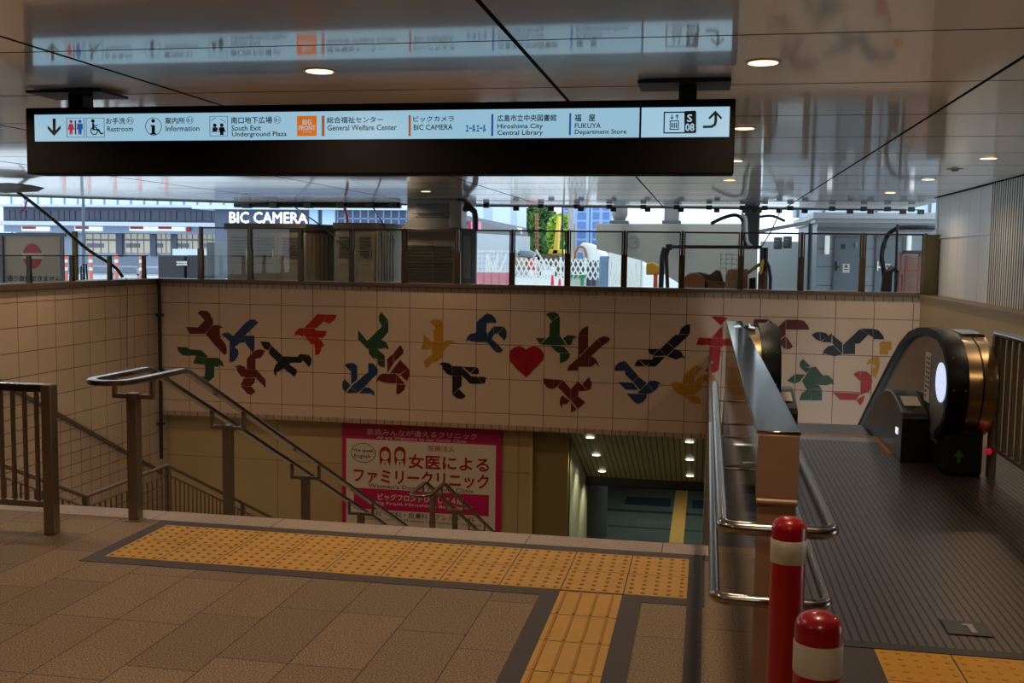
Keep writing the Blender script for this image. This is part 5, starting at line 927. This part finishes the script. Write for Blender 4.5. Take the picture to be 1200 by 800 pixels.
# concrete stair / ramp underside
conc = mat('pale_concrete', '#a39f94', .8, 0, .05, .8); Y = 25
t = thing('concrete_stair', (XW(800, Y), Y+1, 0), 'big pale concrete outdoor stair with a sloping underside', 'stair')
m = MB(); m.prism([at(698, 262, Y), at(888, 262, Y), at(888, 345, Y), at(880, 345, Y), at(752, 305, Y), at(699, 292, Y)], (0, 3.0, 0)); m.build('stringer', conc, t, bevel=.01)
m = MB(); ring(m, at(742, 284, Y), .14, .14, .012, .01); pbox(m, 743, 283, 747, 284.6, Y-.002, .01); m.build('circle_mark', mat('grey_mark', '#86847e', .8, 0, .05, 5), t)
m = MB(); pbox(m, 890, 283, 956, 350, 29, .1); tag(m.build('grey_partition', mat('pale_grey_sheet', '#a9afb2', .5, 0, .04, 1)), 'plain pale grey partition sheets between the concrete stair and service building', 'partition')
m = MB(); pbox(m, 872, 243, 889, 292, 21.5, .4); pbox(m, 869, 246, 892, 250, 21.4, .4); tag(m.build('steel_column', mat('dark_grey_column', '#4e5052', .5, .2, .08, 3), bevel=.02), 'dark grey column under the clamp rail beside the concrete stair', 'column')
cable('white duct hose bending down the dark grey column', [at(868, 252, 21), at(873, 256, 21), at(874, 275, 21), at(876, 285, 21), at(883, 291, 21)], .05, M['white_lattice'], 'duct')
cable('thick black duct hose bending down to the dark grey column', [at(833, 262, 21), at(848, 255, 21), at(862, 252, 21), at(870, 258, 21), at(871, 275, 21), at(876, 289, 21)], .04, None, 'duct')
cable('black hose drooping from the column towards the service building roof', [at(890, 254, 21.5), at(905, 253, 21.5), at(920, 259, 21.5)], .03, None, 'hose')
m = MB(); m.prism([at(889, 269, 23), at(950, 258, 23), at(950, 262, 23), at(889, 273, 23)], (0, .6, 0)); tag(m.build('canopy_beam', mat('grey_beam', '#93969a', .5, .1, .05, 2)), 'slanting grey canopy beam between the column and the service building', 'beam')
for px, lb in ((726, 'round grey roof fan on the concrete stair nearer the lattice gate'), (787, 'boxy grey roof fan on the concrete stair nearer the dark column')):
    c = at(px, 262, 24.6); t = thing('roof_fan', tuple(c), lb, 'roof fan')
    m = MB(); m.box((c.x-.22, c.y-.2, c.z), (c.x+.22, c.y+.2, c.z+.07)); m.build('base', gd, t, bevel=.01)
    m = MB()
    if px < 750: m.lathe([(.13, .07), (.16, .14), (.19, .2), (.19, .36)], tuple(c), 20)
    else: m.box((c.x-.17, c.y-.17, c.z+.07), (c.x+.17, c.y+.17, c.z+.36))
    m.build('housing', mat('fan_housing', '#8f8d88', .5, .1, .06, 4), t, bevel=.01)
for px, py, lb in ((911, 286, 'dark grey wall unit nearer the tool rack'), (922, 285, 'dark grey wall unit nearer the service building')):
    m = MB(); pbox(m, px-4.5, py-8, px+4.5, py+6, 25.5, .4); m.box(tuple(at(px-3, py+4, 25.05)), tuple(at(px+3, py-5, 25.1))); tag(m.build('wall_unit', mat('wall_unit_grey', '#565c60', .5, .1, .08, 4), bevel=.02), lb, 'wall unit')
t = thing('orange_machine', (XW(765, 24), 24, 0), 'small yellow orange machine below the concrete stair underside', 'machine')
m = MB(); m.prism([at(757, 322, 24), at(757, 309, 24), at(764, 307, 24), at(773, 312, 24), at(773, 322, 24)], (0, .6, 0)); m.build('body', mat('machine_yellow', '#d09a2c', .5, 0, .08, 4), t, bevel=.02)
m = MB(); m.prism([at(765, 346, 23.9), at(766, 321, 23.9), at(770, 318, 23.9), at(771, 346, 23.9)], (0, .3, 0)); m.build('orange_leg', mat('machine_orange', '#d85c30', .5, 0, .08, 4), t)

# ================================================================== OUTDOORS: THE SITE AND THE STREET
white_b = mat('bright_white_sheet', '#e6e6e2', .6, 0, .03, 1); pink_s = mat('pink_hoarding', '#c98088', .6, 0, .05, 1)
Y = 34
t = thing('lattice_gate', (XW(660, Y), Y, 0), 'white folding lattice gate across the construction site', 'gate')
m = MB(); x0, x1 = XW(600, Y), XW(716, Y); zb0, zb1 = ZW(650, 327, Y), ZW(650, 303, Y)
n = 20; sw = (x1-x0)/n
for k in range(n+1):
    for s in (-1, 1):
        xa = x0+k*sw; xb = xa+s*sw*2
        if x0-.01 <= xb <= x1+.01: m.bar((xa, Y, zb0), (xb, Y+.02*s, zb1), .03, .045)
m.build('lattice_slat', white_b, t)
m = MB()
for k in range(0, n+1, 5): m.box((x0+k*sw-.03, Y-.03, 0), (x0+k*sw+.03, Y+.03, zb1+.05))
m.build('gate_post', white_b, t)
m = MB(); pbox(m, 600, 325, 664, 345, 36, .06); m.build('white_hoarding', white_b).name = 'site_hoarding'
o = bpy.data.objects['site_hoarding']; tag(o, 'low white hoarding board behind the red traffic cones', 'hoarding')
m = MB(); pbox(m, 557, 319, 597, 350, 33, .06)
for k in range(5): pbox(m, 557+k*9, 319, 557.5+k*9, 350, 32.93, .02)
tag(m.build('site_hoarding', pink_s), 'pink hoarding board beside the grey framed panel', 'hoarding')
m = MB(); pbox(m, 557, 293, 597, 346, 40, .06)
for k in range(9): pbox(m, 557+k*4.6, 293, 557.7+k*4.6, 319, 39.93, .02)
for k in range(4): pbox(m, 557, 295+k*6, 597, 295.6+k*6, 39.9, .02)
tag(m.build('scaffold_sheet', mat('pale_scaffold', '#cfd4da', .6, 0, .05, 1)), 'pale scaffold screen above the pink hoarding board', 'scaffold')
t = thing('scaffold_pole_pile', (XW(588, 36), 36, 0), 'tangle of white scaffold poles above the pink hoarding', 'scaffold poles')
for k in range(12):
    a = at(565+random.random()*30, 346, 36); b = at(570+random.random()*28, 296+random.random()*18, 36); m = MB(); m.tube([a, b], .03, 6); m.build('pole', M['white_lattice'], t)
cone_o = mat('cone_red', '#e0303c', .5, 0, .05, 4)
for px, lb in ((647, 'taller red traffic cone before the white hoarding'), (655.5, 'shorter red traffic cone before the white hoarding')):
    c = at(px, 346, 33); c.z = .28; h = ZW(px, 321.5 if px < 650 else 326, 33)
    t = thing('traffic_cone', (c.x, 33, c.z-.3), lb, 'traffic cone', 'traffic cones at the site gate')
    m = MB(); m.lathe([(.11, .04), (.03, h)], (c.x, 33, c.z-.3), 14); m.build('cone', cone_o, t)
    m = MB(); m.box((c.x-.11, 32.89, c.z-.3), (c.x+.11, 33.11, c.z-.26)); m.build('base', cone_o, t)
    m = MB(); m.lathe([(.082, h*.42), (.062, h*.65)], (c.x, 33, c.z-.3), 14); m.build('band', white_b, t)
m = MB(); x0_, z0_, x1_, z1_ = pbox(m, 666, 321, 687, 345, 28, .6); t = m.build('storage_bin', mat('pale_bin', '#d2d6cc', .6, 0, .05, 2), bevel=.02); tag(t, 'pale bin with a green and white striped rim beside the lattice gate', 'bin')
m = MB(); k = 0
x = x0_-.02
while x < x1_: m.prism([(x, 27.39, z1_-.1), (x+.06, 27.39, z1_-.1), (x+.1, 27.39, z1_), (x+.04, 27.39, z1_)], (0, -.01, 0)); x += .12
m.prism([(x1_-.08, 27.385, z0_), (x1_, 27.385, z0_), (x1_, 27.385, z1_), (x1_-.08, 27.385, z1_)], (0, -.01, 0)); m.build('striped_rim', mat('stripe_green', '#3f9a70', .6, 0, .05, 3), t)
t = thing('net_fence', (XW(738, 30), 30, 0), 'white diagonal net fence below the sloping concrete underside', 'fence')
m = MB(); x0, x1 = XW(713, 30), XW(752, 30); zb0, zb1 = .2, ZW(735, 300, 30); q = .22
for k in range(-8, 14):
    for s in (1, -1):
        xa = x0+k*q
        for a0, a1 in ((max(0, (x0-xa)/(1.5*s) if s > 0 else 0), 1),):
            m.bar((min(max(xa, x0), x1), 30, zb0), (min(max(xa+s*1.0, x0), x1), 30, zb1), .012, .016)
m.build('netting', white_b, t)
m = MB(); pbox(m, 713, 296, 754, 350, 31, .05); m.build('white_sheet', white_b, t)
t = thing('site_tent', (XW(683, 40), 40, 0), 'white arched site tent with a brown arch outline behind the lattice gate', 'tent')
m = MB(); m.prism([at(670, 346, 40), at(671, 298, 40), at(678, 289, 40), at(683, 284, 40), at(688, 286, 40), at(698, 290, 40), at(706, 300, 40), at(707, 346, 40)], (0, 3, 0)); m.build('canvas', white_b, t)
m = MB(); m.tube([at(673, 312, 39.9), at(673.5, 297, 39.9), at(677, 290, 39.9), at(681, 288.5, 39.9), at(685, 291, 39.9), at(687, 298, 39.9), at(687, 312, 39.9)], .05, 6); m.build('arch_trim', mat('brown_trim', '#8c5c4c', .6, 0, .08, 4), t)
m = MB(); pbox(m, 677, 296, 683, 303, 39.9, .05); m.build('blue_figure', mat('blue_mark', '#5878a8', .6, 0, .1, 4), t)
t = thing('equipment_container', (XW(687, 37.5), 37.5, 0), 'dark equipment container under the white tent behind the lattice gate', 'container')
m = MB(); pbox(m, 668, 305, 703, 346, 37.6, 1.2); m.build('body', mat('dark_container', '#3c444c', .6, .1, .2, 3), t, bevel=.03)
m = MB()
for k in range(6): pbox(m, 671+k*5.4, 307, 672+k*5.4, 346, 36.38, .03)
m.build('corrugation', mat('container_rib', '#59636c', .6, .1, .1, 3), t)
m = MB(); pbox(m, 703, 300, 720, 346, 33.5, .3); tag(m.build('blue_crate', mat('blue_grey_bale', '#5d7890', .7, 0, .25, 5), bevel=.05), 'blue grey net bale behind the lattice gate by the net fence', 'bale')
# excavator / crane with yellow boom, brown pile driver
yb = mat('crane_yellow', '#e0b83c', .5, 0, .06, 2)
t = thing('yellow_crane', (XW(652, 60), 60, 0), 'yellow crane with slanting boom in the construction site', 'crane')
m = MB(); m.prism([at(647.5, 298, 60), at(653, 253, 60), at(655.5, 253, 60), at(653, 298, 60)], (0, .8, 0)); m.build('boom', yb, t)
m = MB(); m.prism([at(641, 298, 60), at(644, 292, 60), at(660, 292, 60), at(661, 298, 60)], (0, 2, 0)); pbox(m, 628, 299, 641, 306, 60, 2); m.build('cab', yb, t, bevel=.05)
m = MB(); pbox(m, 632, 298, 662, 312, 60.5, 2.5); m.build('chassis', mat('dark_chassis', '#5c4c38', .6, 0, .1, 2), t)
t = thing('drill_mast', (XW(629, 70), 70, 0), 'rusty brown drilling mast standing before the tree', 'drilling rig')
m = MB(); m.tube([at(629, 346, 70), at(629, 250, 70)], .12, 8); m.build('mast', mat('rusty_mast', '#8c6438', .7, 0, .2, 3), t)
m = MB()
for k in range(9): c = at(629, 252+k*5, 69.9); m.box((c.x-.16+.05*(k % 2), 69.8, c.z-.05), (c.x+.1+.05*(k % 2), 70.1, c.z+.05))
m.build('auger_flight', M['rusty_mast'], t)
t = thing('site_machinery', (XW(625, 55), 55, 0), 'low jumble of orange and grey machinery behind the lattice gate', 'machinery')
for a, c_ in (((603, 300, 622, 316), 'tan_jumble'), ((622, 304, 634, 316), 'machine_orange'), ((612, 294, 628, 302), 'grey_jumble')):
    mat('tan_jumble', '#b8a07c', .7, 0, .3, 1.5); mat('grey_jumble', '#7c8488', .7, 0, .3, 1.5)
    m = MB(); pbox(m, *a, 55, 1.5); m.build('machine_body', M[c_], t, bevel=.15)
m = MB()
for k in range(11): m.tube([at(598+k*5, 316, 54), at(604+k*6 % 30, 293+k % 3*3, 54)], .06, 6)
m.build('strut', mat('pale_strut', '#c4c8c8', .6, .1, .1, 2), t)
m = MB(); m.tube([at(669, 345, 45), at(669, 244, 45)], .13, 10); m.tube([at(673, 262, 45.2), at(673, 300, 45.2)], .07, 8); m.box(tuple(at(666.5, 268, 44.8)), tuple(at(671.5, 262, 45.2))); tag(m.build('utility_pole', mat('grey_pole', '#9a9690', .6, 0, .08, 2)), 'grey concrete utility pole beside the white site tent', 'pole')
m = MB(); m.tube([at(659.5, 345, 45), at(659.5, 242, 45)], .04, 6); tag(m.build('thin_pole', dk), 'very thin dark pole next to the yellow crane boom', 'pole')
# tree
def tree(label, px0, px1, py0, py1, Y, trunk_px):
    t = thing('tree', (XW(trunk_px, Y), Y, 0), label, 'tree')
    m = MB(); m.tube([(XW(trunk_px, Y), Y, 0), (XW(trunk_px, Y)+.2, Y, ZW(trunk_px, (py0+py1)/2, Y))], [.3, .15], 8); m.build('trunk', mat('bark', '#5a4632', .9, 0, .2, 3), t)
    m = MB(); rnd = random.Random(len(label)); cx, cz = (XW(px0, Y)+XW(px1, Y))/2, (ZW(px0, py0, Y)+ZW(px0, py1, Y))/2; rx, rz = (XW(px1, Y)-XW(px0, Y))/2, (ZW(px0, py0, Y)-ZW(px0, py1, Y))/2
    for k in range(1500):
        u, v, w_ = rnd.gauss(0, 1), rnd.gauss(0, 1), rnd.gauss(0, 1); L = math.sqrt(u*u+v*v+w_*w_); q = (.55+.45*rnd.random())/L; p = Vector((cx+u*q*rx, Y+v*q*rx, cz+w_*q*rz))
        a = Vector((rnd.gauss(0, 1), rnd.gauss(0, 1), rnd.gauss(0, 1))).normalized()*.42; b = a.cross(Vector((rnd.gauss(0, 1), rnd.gauss(0, 1), rnd.gauss(0, 1)))).normalized()*.28
        m.add([p-a, p+b, p+a, p-b], [(0, 1, 2, 3)])
    f = m.build('foliage', mat('leaf_green' if px0 < 640 else 'leaf_light', '#4c7038' if px0 < 640 else '#8aa83c', .7, 0, .35, .6), t, smooth=False); f['kind'] = 'stuff'
tree('dark green leafy tree behind the drilling mast', 612, 652, 236, 300, 80, 630)
tree('lighter yellow green tree behind the crane boom', 643, 668, 252, 300, 76, 655)
# blue towers
tw = mat('tower_blue', '#7f9cc8', .4, 0, .06, .05); twd = mat('tower_window', '#4a6aa0', .2, 0, .06, .05)
for a, b, top, lb in ((657, 690, 205, 'pale blue tower block nearer the tree'), (691, 716, 215, 'pale blue tower block showing above the concrete stair')):
    Y = 150; t = thing('tower_block', (XW((a+b)/2, Y), Y+6, 0), lb, 'building')
    x0, x1, z1 = XW(a, Y), XW(b, Y), ZW(a, top, Y); m = MB(); m.box((x0, Y, 0), (x1, Y+12, z1)); m.build('facade', tw, t)
    for k in range(5):
        for c in range(2):
            xx = x0+(x1-x0)*(.12+.46*c); zz = ZW(a, 240+k*11, Y); m = MB(); m.box((xx, Y-.1, zz-.7), (xx+(x1-x0)*.3, Y, zz+.3)); m.build('window_row', twd, t)
# corner shop building behind the site
Y = 48; t = thing('corner_store', (XW(590, Y), Y+5, 0), 'pale corrugated store with a dark band and pink sign beyond the pink hoarding', 'building')
corr = rib_mat('pale_corrugated', '#b4c8d8', '#93a8ba', 0, .5, .3, rough=.5, metal=0)
bx0, bx1 = XW(540, 40), XW(617, 62)
def slanted(m, p, th=.3): m.prism(p, (0, th, 0))
def PQ(px, py): f = (px-540)/77; return at(px, py, 40+22*max(0, min(1, f)))
m = MB(); m.prism([PQ(540, 225), PQ(617, 235), PQ(617, 267), PQ(540, 251)], (-1.6, .6, 0)); m.build('upper_wall', corr, t)
m = MB(); m.prism([PQ(540, 251), PQ(617, 267), PQ(619, 277), PQ(540, 272)], (-1.6, .6, 0)); m.build('dark_fascia', mat('slate_fascia', '#2f3746', .5, 0, .06, .5), t)
m = MB(); m.prism([PQ(540, 272), PQ(621, 277), PQ(621, 330), PQ(540, 345)], (-1.6, .6, 0)); m.build('lower_wall', mat('pale_store_wall', '#aeb6be', .5, 0, .06, .5), t)
m = MB(); m.prism([PQ(545, 259), PQ(562.5, 260), PQ(562.5, 269.5), PQ(545, 270)], (.25, 0, 0)); s_ = m.build('pink_sign', mat('pink_sign', '#e0527c', .5, 0, .05, 2), t)
m = MB(); m.prism([PQ(593, 266), PQ(607, 267), PQ(607, 274.5), PQ(593, 274)], (.25, 0, 0)); m.build('pale_sign', mat('pale_blue_sign', '#cfe2f4', .5, 0, .05, 2), t)
for k in range(6):
    m = MB(); m.prism([PQ(562+k*9, 284+k*.2), PQ(568+k*9, 284+k*.2), PQ(568+k*9, 293), PQ(562+k*9, 293)], (.15, 0, 0)); m.build('window', mat('dark_store_window', '#343c46', .5, 0, .1, 1), t)
# electronics shop with large white lettering
Y = 56; t = thing('electronics_shop', (XW(370, Y), Y+5, 0), 'dark blue shop building with large white lettering above the brown sheds', 'building')
x0, x1 = XW(252, Y), XW(545, Y); m = MB(); m.box((x0, Y, 0), (x1, Y+10, ZW(360, 246, Y))); m.build('facade', mat('slate_blue_facade', '#44516b', .4, 0, .05, .3), t)
m = MB(); ptext(m, 'BIC CAMERA', 270, 361, 248.5, 261.5, Y-.12, bold=.04, depth=.1); m.build('shop_lettering', emat('lit_white_lettering', '#eef6ff', .75, '#f4f8ff'), t)
m = MB(); m.box((x0-1, Y-.8, ZW(360, 246, Y)), (x1, Y+10, ZW(360, 242, Y))); m.build('eaves', mat('pale_eaves', '#c0d4e8', .5, 0, .04, .3), t)
m = MB()
for k in range(10): c = at(395+k*9, 250, Y); m.box((c.x, Y-.05, ZW(400, 266, Y)), (c.x+.08, Y, ZW(400, 246, Y)))
m.box((XW(395, Y), Y-.05, ZW(430, 256, Y)-.03), (x1, Y, ZW(430, 256, Y)+.03)); m.build('panel_joint', mat('pale_joint', '#8fa6cc', .5, 0, .04, .5), t)
m = MB(); pbox(m, 364, 245, 374, 270, Y, .2); pbox(m, 379, 245, 394, 270, Y, .2); m.build('window', mat('bright_window', '#b8d4f0', .2, 0, .04, .5), t)
# long low shopping street building at the left
Y = 62; t = thing('shopping_arcade', (XW(130, Y), Y+6, 0), 'long low arcade building with lit shopfronts beyond the no entry board', 'building')
x0, x1 = XW(5, Y), XW(270, Y); zz = lambda py: ZW(130, py, Y)
m = MB(); m.box((x0, Y, zz(261)), (x1, Y+6, zz(243))); m.build('upper_band', mat('slate_band', '#34415a', .4, 0, .06, .3), t)
m = MB(); m.box((x0-.6, Y-1.2, zz(265)), (x1, Y+.5, zz(260.5))); m.box((x0-.3, Y-.6, zz(243)), (x1, Y+6, zz(240))); m.build('cornice', mat('pale_lilac_cornice', '#b4bccc', .5, 0, .04, .4), t)
for k in range(9):
    m = MB(); a = x0+(x1-x0)*(k+.06)/9; b = x0+(x1-x0)*(k+.94)/9; m.box((a, Y-.06, zz(258)), (b, Y, zz(247)))
    for q in range(1, 4): m.box((a+(b-a)*q/4-.03, Y-.1, zz(258)), (a+(b-a)*q/4+.03, Y-.06, zz(247)))
    m.build('band_window', mat('band_window_glass', '#2c384e', .25, 0, .25, .6), t)
m = MB(); m.box((x0, Y, zz(273)), (x1, Y+.6, zz(264))); m.build('sign_fascia', mat('blue_grey_fascia', '#8fa0bc', .5, 0, .05, .4), t)
m = MB(); m.box((x0, Y+1.2, 0), (x1, Y+6, zz(272))); m.build('shopfront_wall', mat('shopfront_grey', '#8c98aa', .4, 0, .12, .5), t)
for a in (27, 89, 153, 186):
    m = MB(); pbox(m, a, 265.5, a+32, 270.5, Y, .15); s_ = m.build('shop_sign', emat('lit_shop_sign', '#e4f4ec', .55, '#e8eee8'), t)
    m = MB(); pbox(m, a, 265.5, a+15, 268.3, Y-.15, .08); m.build('red_sign_strip', mat('shop_red', '#c0303a', .5, 0, .05, 2), s_)
for a, b in ((100, 136), (146, 176), (178, 200), (206, 232), (236, 262)):
    m = MB(); pbox(m, a, 274, b, 296, Y+1.2, .05); g = m.build('shop_window', emat('lit_shop_window', '#d8d2c0', .3, '#a8a498'), t)
    m = MB()
    for k in range(4): pbox(m, a+(b-a)*k/4, 274, a+(b-a)*k/4+.5, 296, Y+1.14, .05)
    pbox(m, a, 280, b, 282, Y+1.14, .06); pbox(m, a+2, 285, a+(b-a)*.6, 290, Y+1.14, .05); m.build('window_frame', mat('shop_frame', '#6c7280', .5, 0, .2, 1), g)
for a in (137, 176.5, 201): m = MB(); pbox(m, a, 273, a+7, 300, Y+1.1, .1); m.build('pilaster', mat('dark_pilaster', '#4a5468', .5, 0, .06, .5), t)
for px in (221, 257): m = MB(); disc(m, px, 268.5, .16, Y-.05, .05); m.build('round_red_sign', M['shop_red'], t)
# glazed canopy strip above the arcade
t = thing('glass_canopy', (XW(130, 70), 70, 0), 'row of pale blue glass panels rising behind the arcade roof', 'canopy')
m = MB(); x0, x1 = XW(-5, 70), XW(285, 70); m.box((x0, 70, 1.5), (x1, 70.1, ZW(130, 214, 70))); m.build('glass', mat('pale_canopy_glass', '#d4ecfa', .2, 0, .03, .3), t)
for k in range(19):
    m = MB(); x = XW(15+k*15.5, 70); m.box((x-.04, 69.9, 1.5), (x+.04, 70, ZW(130, 214, 70))); m.build('mullion', mat('canopy_mullion', '#7f9ab4', .5, 0, .04, .4), t)
m = MB(); m.tube([at(98, 345, 38), at(97.6, 232, 38)], .06, 8); tag(m.build('street_pole', mat('slate_pole', '#4e5866', .5, .2, .06, 2)), 'tall thin street pole in front of the arcade', 'pole')
# street barrier poles and railing
for k, (px, lb) in enumerate(((78, 'beside the timber post'), (107, 'behind the bent hoops'), (137, 'at the foot of the stay cable'), (166, 'behind the corner of the tiled walls'), (197, 'in front of the dark planter'))):
    c = at(px, 345, 36); zt = ZW(px, 298, 36); t = thing('marker_post', (c.x, 36, 0), 'orange and white street marker post '+lb, 'marker post', 'orange street marker posts')
    m = MB(); m.lathe([(.07, .0), (.07, zt)], (c.x, 36, 0), 10); m.build('post', mat('marker_orange', '#d87866', .6, 0, .05, 2), t)
    m = MB()
    for z in (zt-.25, zt-.55): m.lathe([(.075, z-.06), (.075, z+.06)], (c.x, 36, 0), 10)
    m.build('white_band', white_b, t)
m = MB(); [m.box((XW(q, 36.4), 36.4, 0), (XW(q, 36.4)+.08, 36.44, ZW(130, 312, 36.4))) for q in (72, 100, 130, 160, 190)]; m.box((XW(70, 36.4), 36.4, ZW(130, 312, 36.4)-.03), (XW(200, 36.4), 36.44, ZW(130, 312, 36.4)+.03)); m.box((XW(70, 36.4), 36.4, ZW(130, 321, 36.4)-.03), (XW(200, 36.4), 36.44, ZW(130, 321, 36.4)+.03))
tag(m.build('street_barrier', mat('grey_barrier', '#a4aab8', .5, .1, .05, 2)), 'pale horizontal street barrier bars behind the marker posts', 'barrier')
t = thing('dark_planter', (XW(225, 24), 24, 0), 'dark counter block with a white net mark left of the wide brown shed', 'counter')
m = MB(); pbox(m, 200, 299, 230, 350, 24, .6); pbox(m, 233, 299, 255, 350, 24, .6); m.build('body', mat('charcoal_block', '#2c2e36', .5, 0, .08, 3), t, bevel=.01)
m = MB()
for k in range(6): m.bar(at(207+k*2, 311, 23.35), at(209+k*2, 306, 23.35), .01, .02); m.bar(at(209+k*2, 311, 23.35), at(207+k*2, 306, 23.35), .01, .02)
m.build('net_mark', white_b, t)
m = MB(); pbox(m, 209, 292, 257, 346, 26, .3); tag(m.build('white_table', mat('pale_blue_table', '#cfe0f0', .5, 0, .04, 2)), 'pale blue white banner table behind the dark counter block', 'table')
m = MB(); pbox(m, 255, 284, 264, 350, 21, .5); tag(m.build('grey_cabinet', mat('slate_cabinet', '#5c6876', .5, .1, .06, 3), bevel=.01), 'slim slate grey cabinet squeezed beside the wide brown shed', 'cabinet')
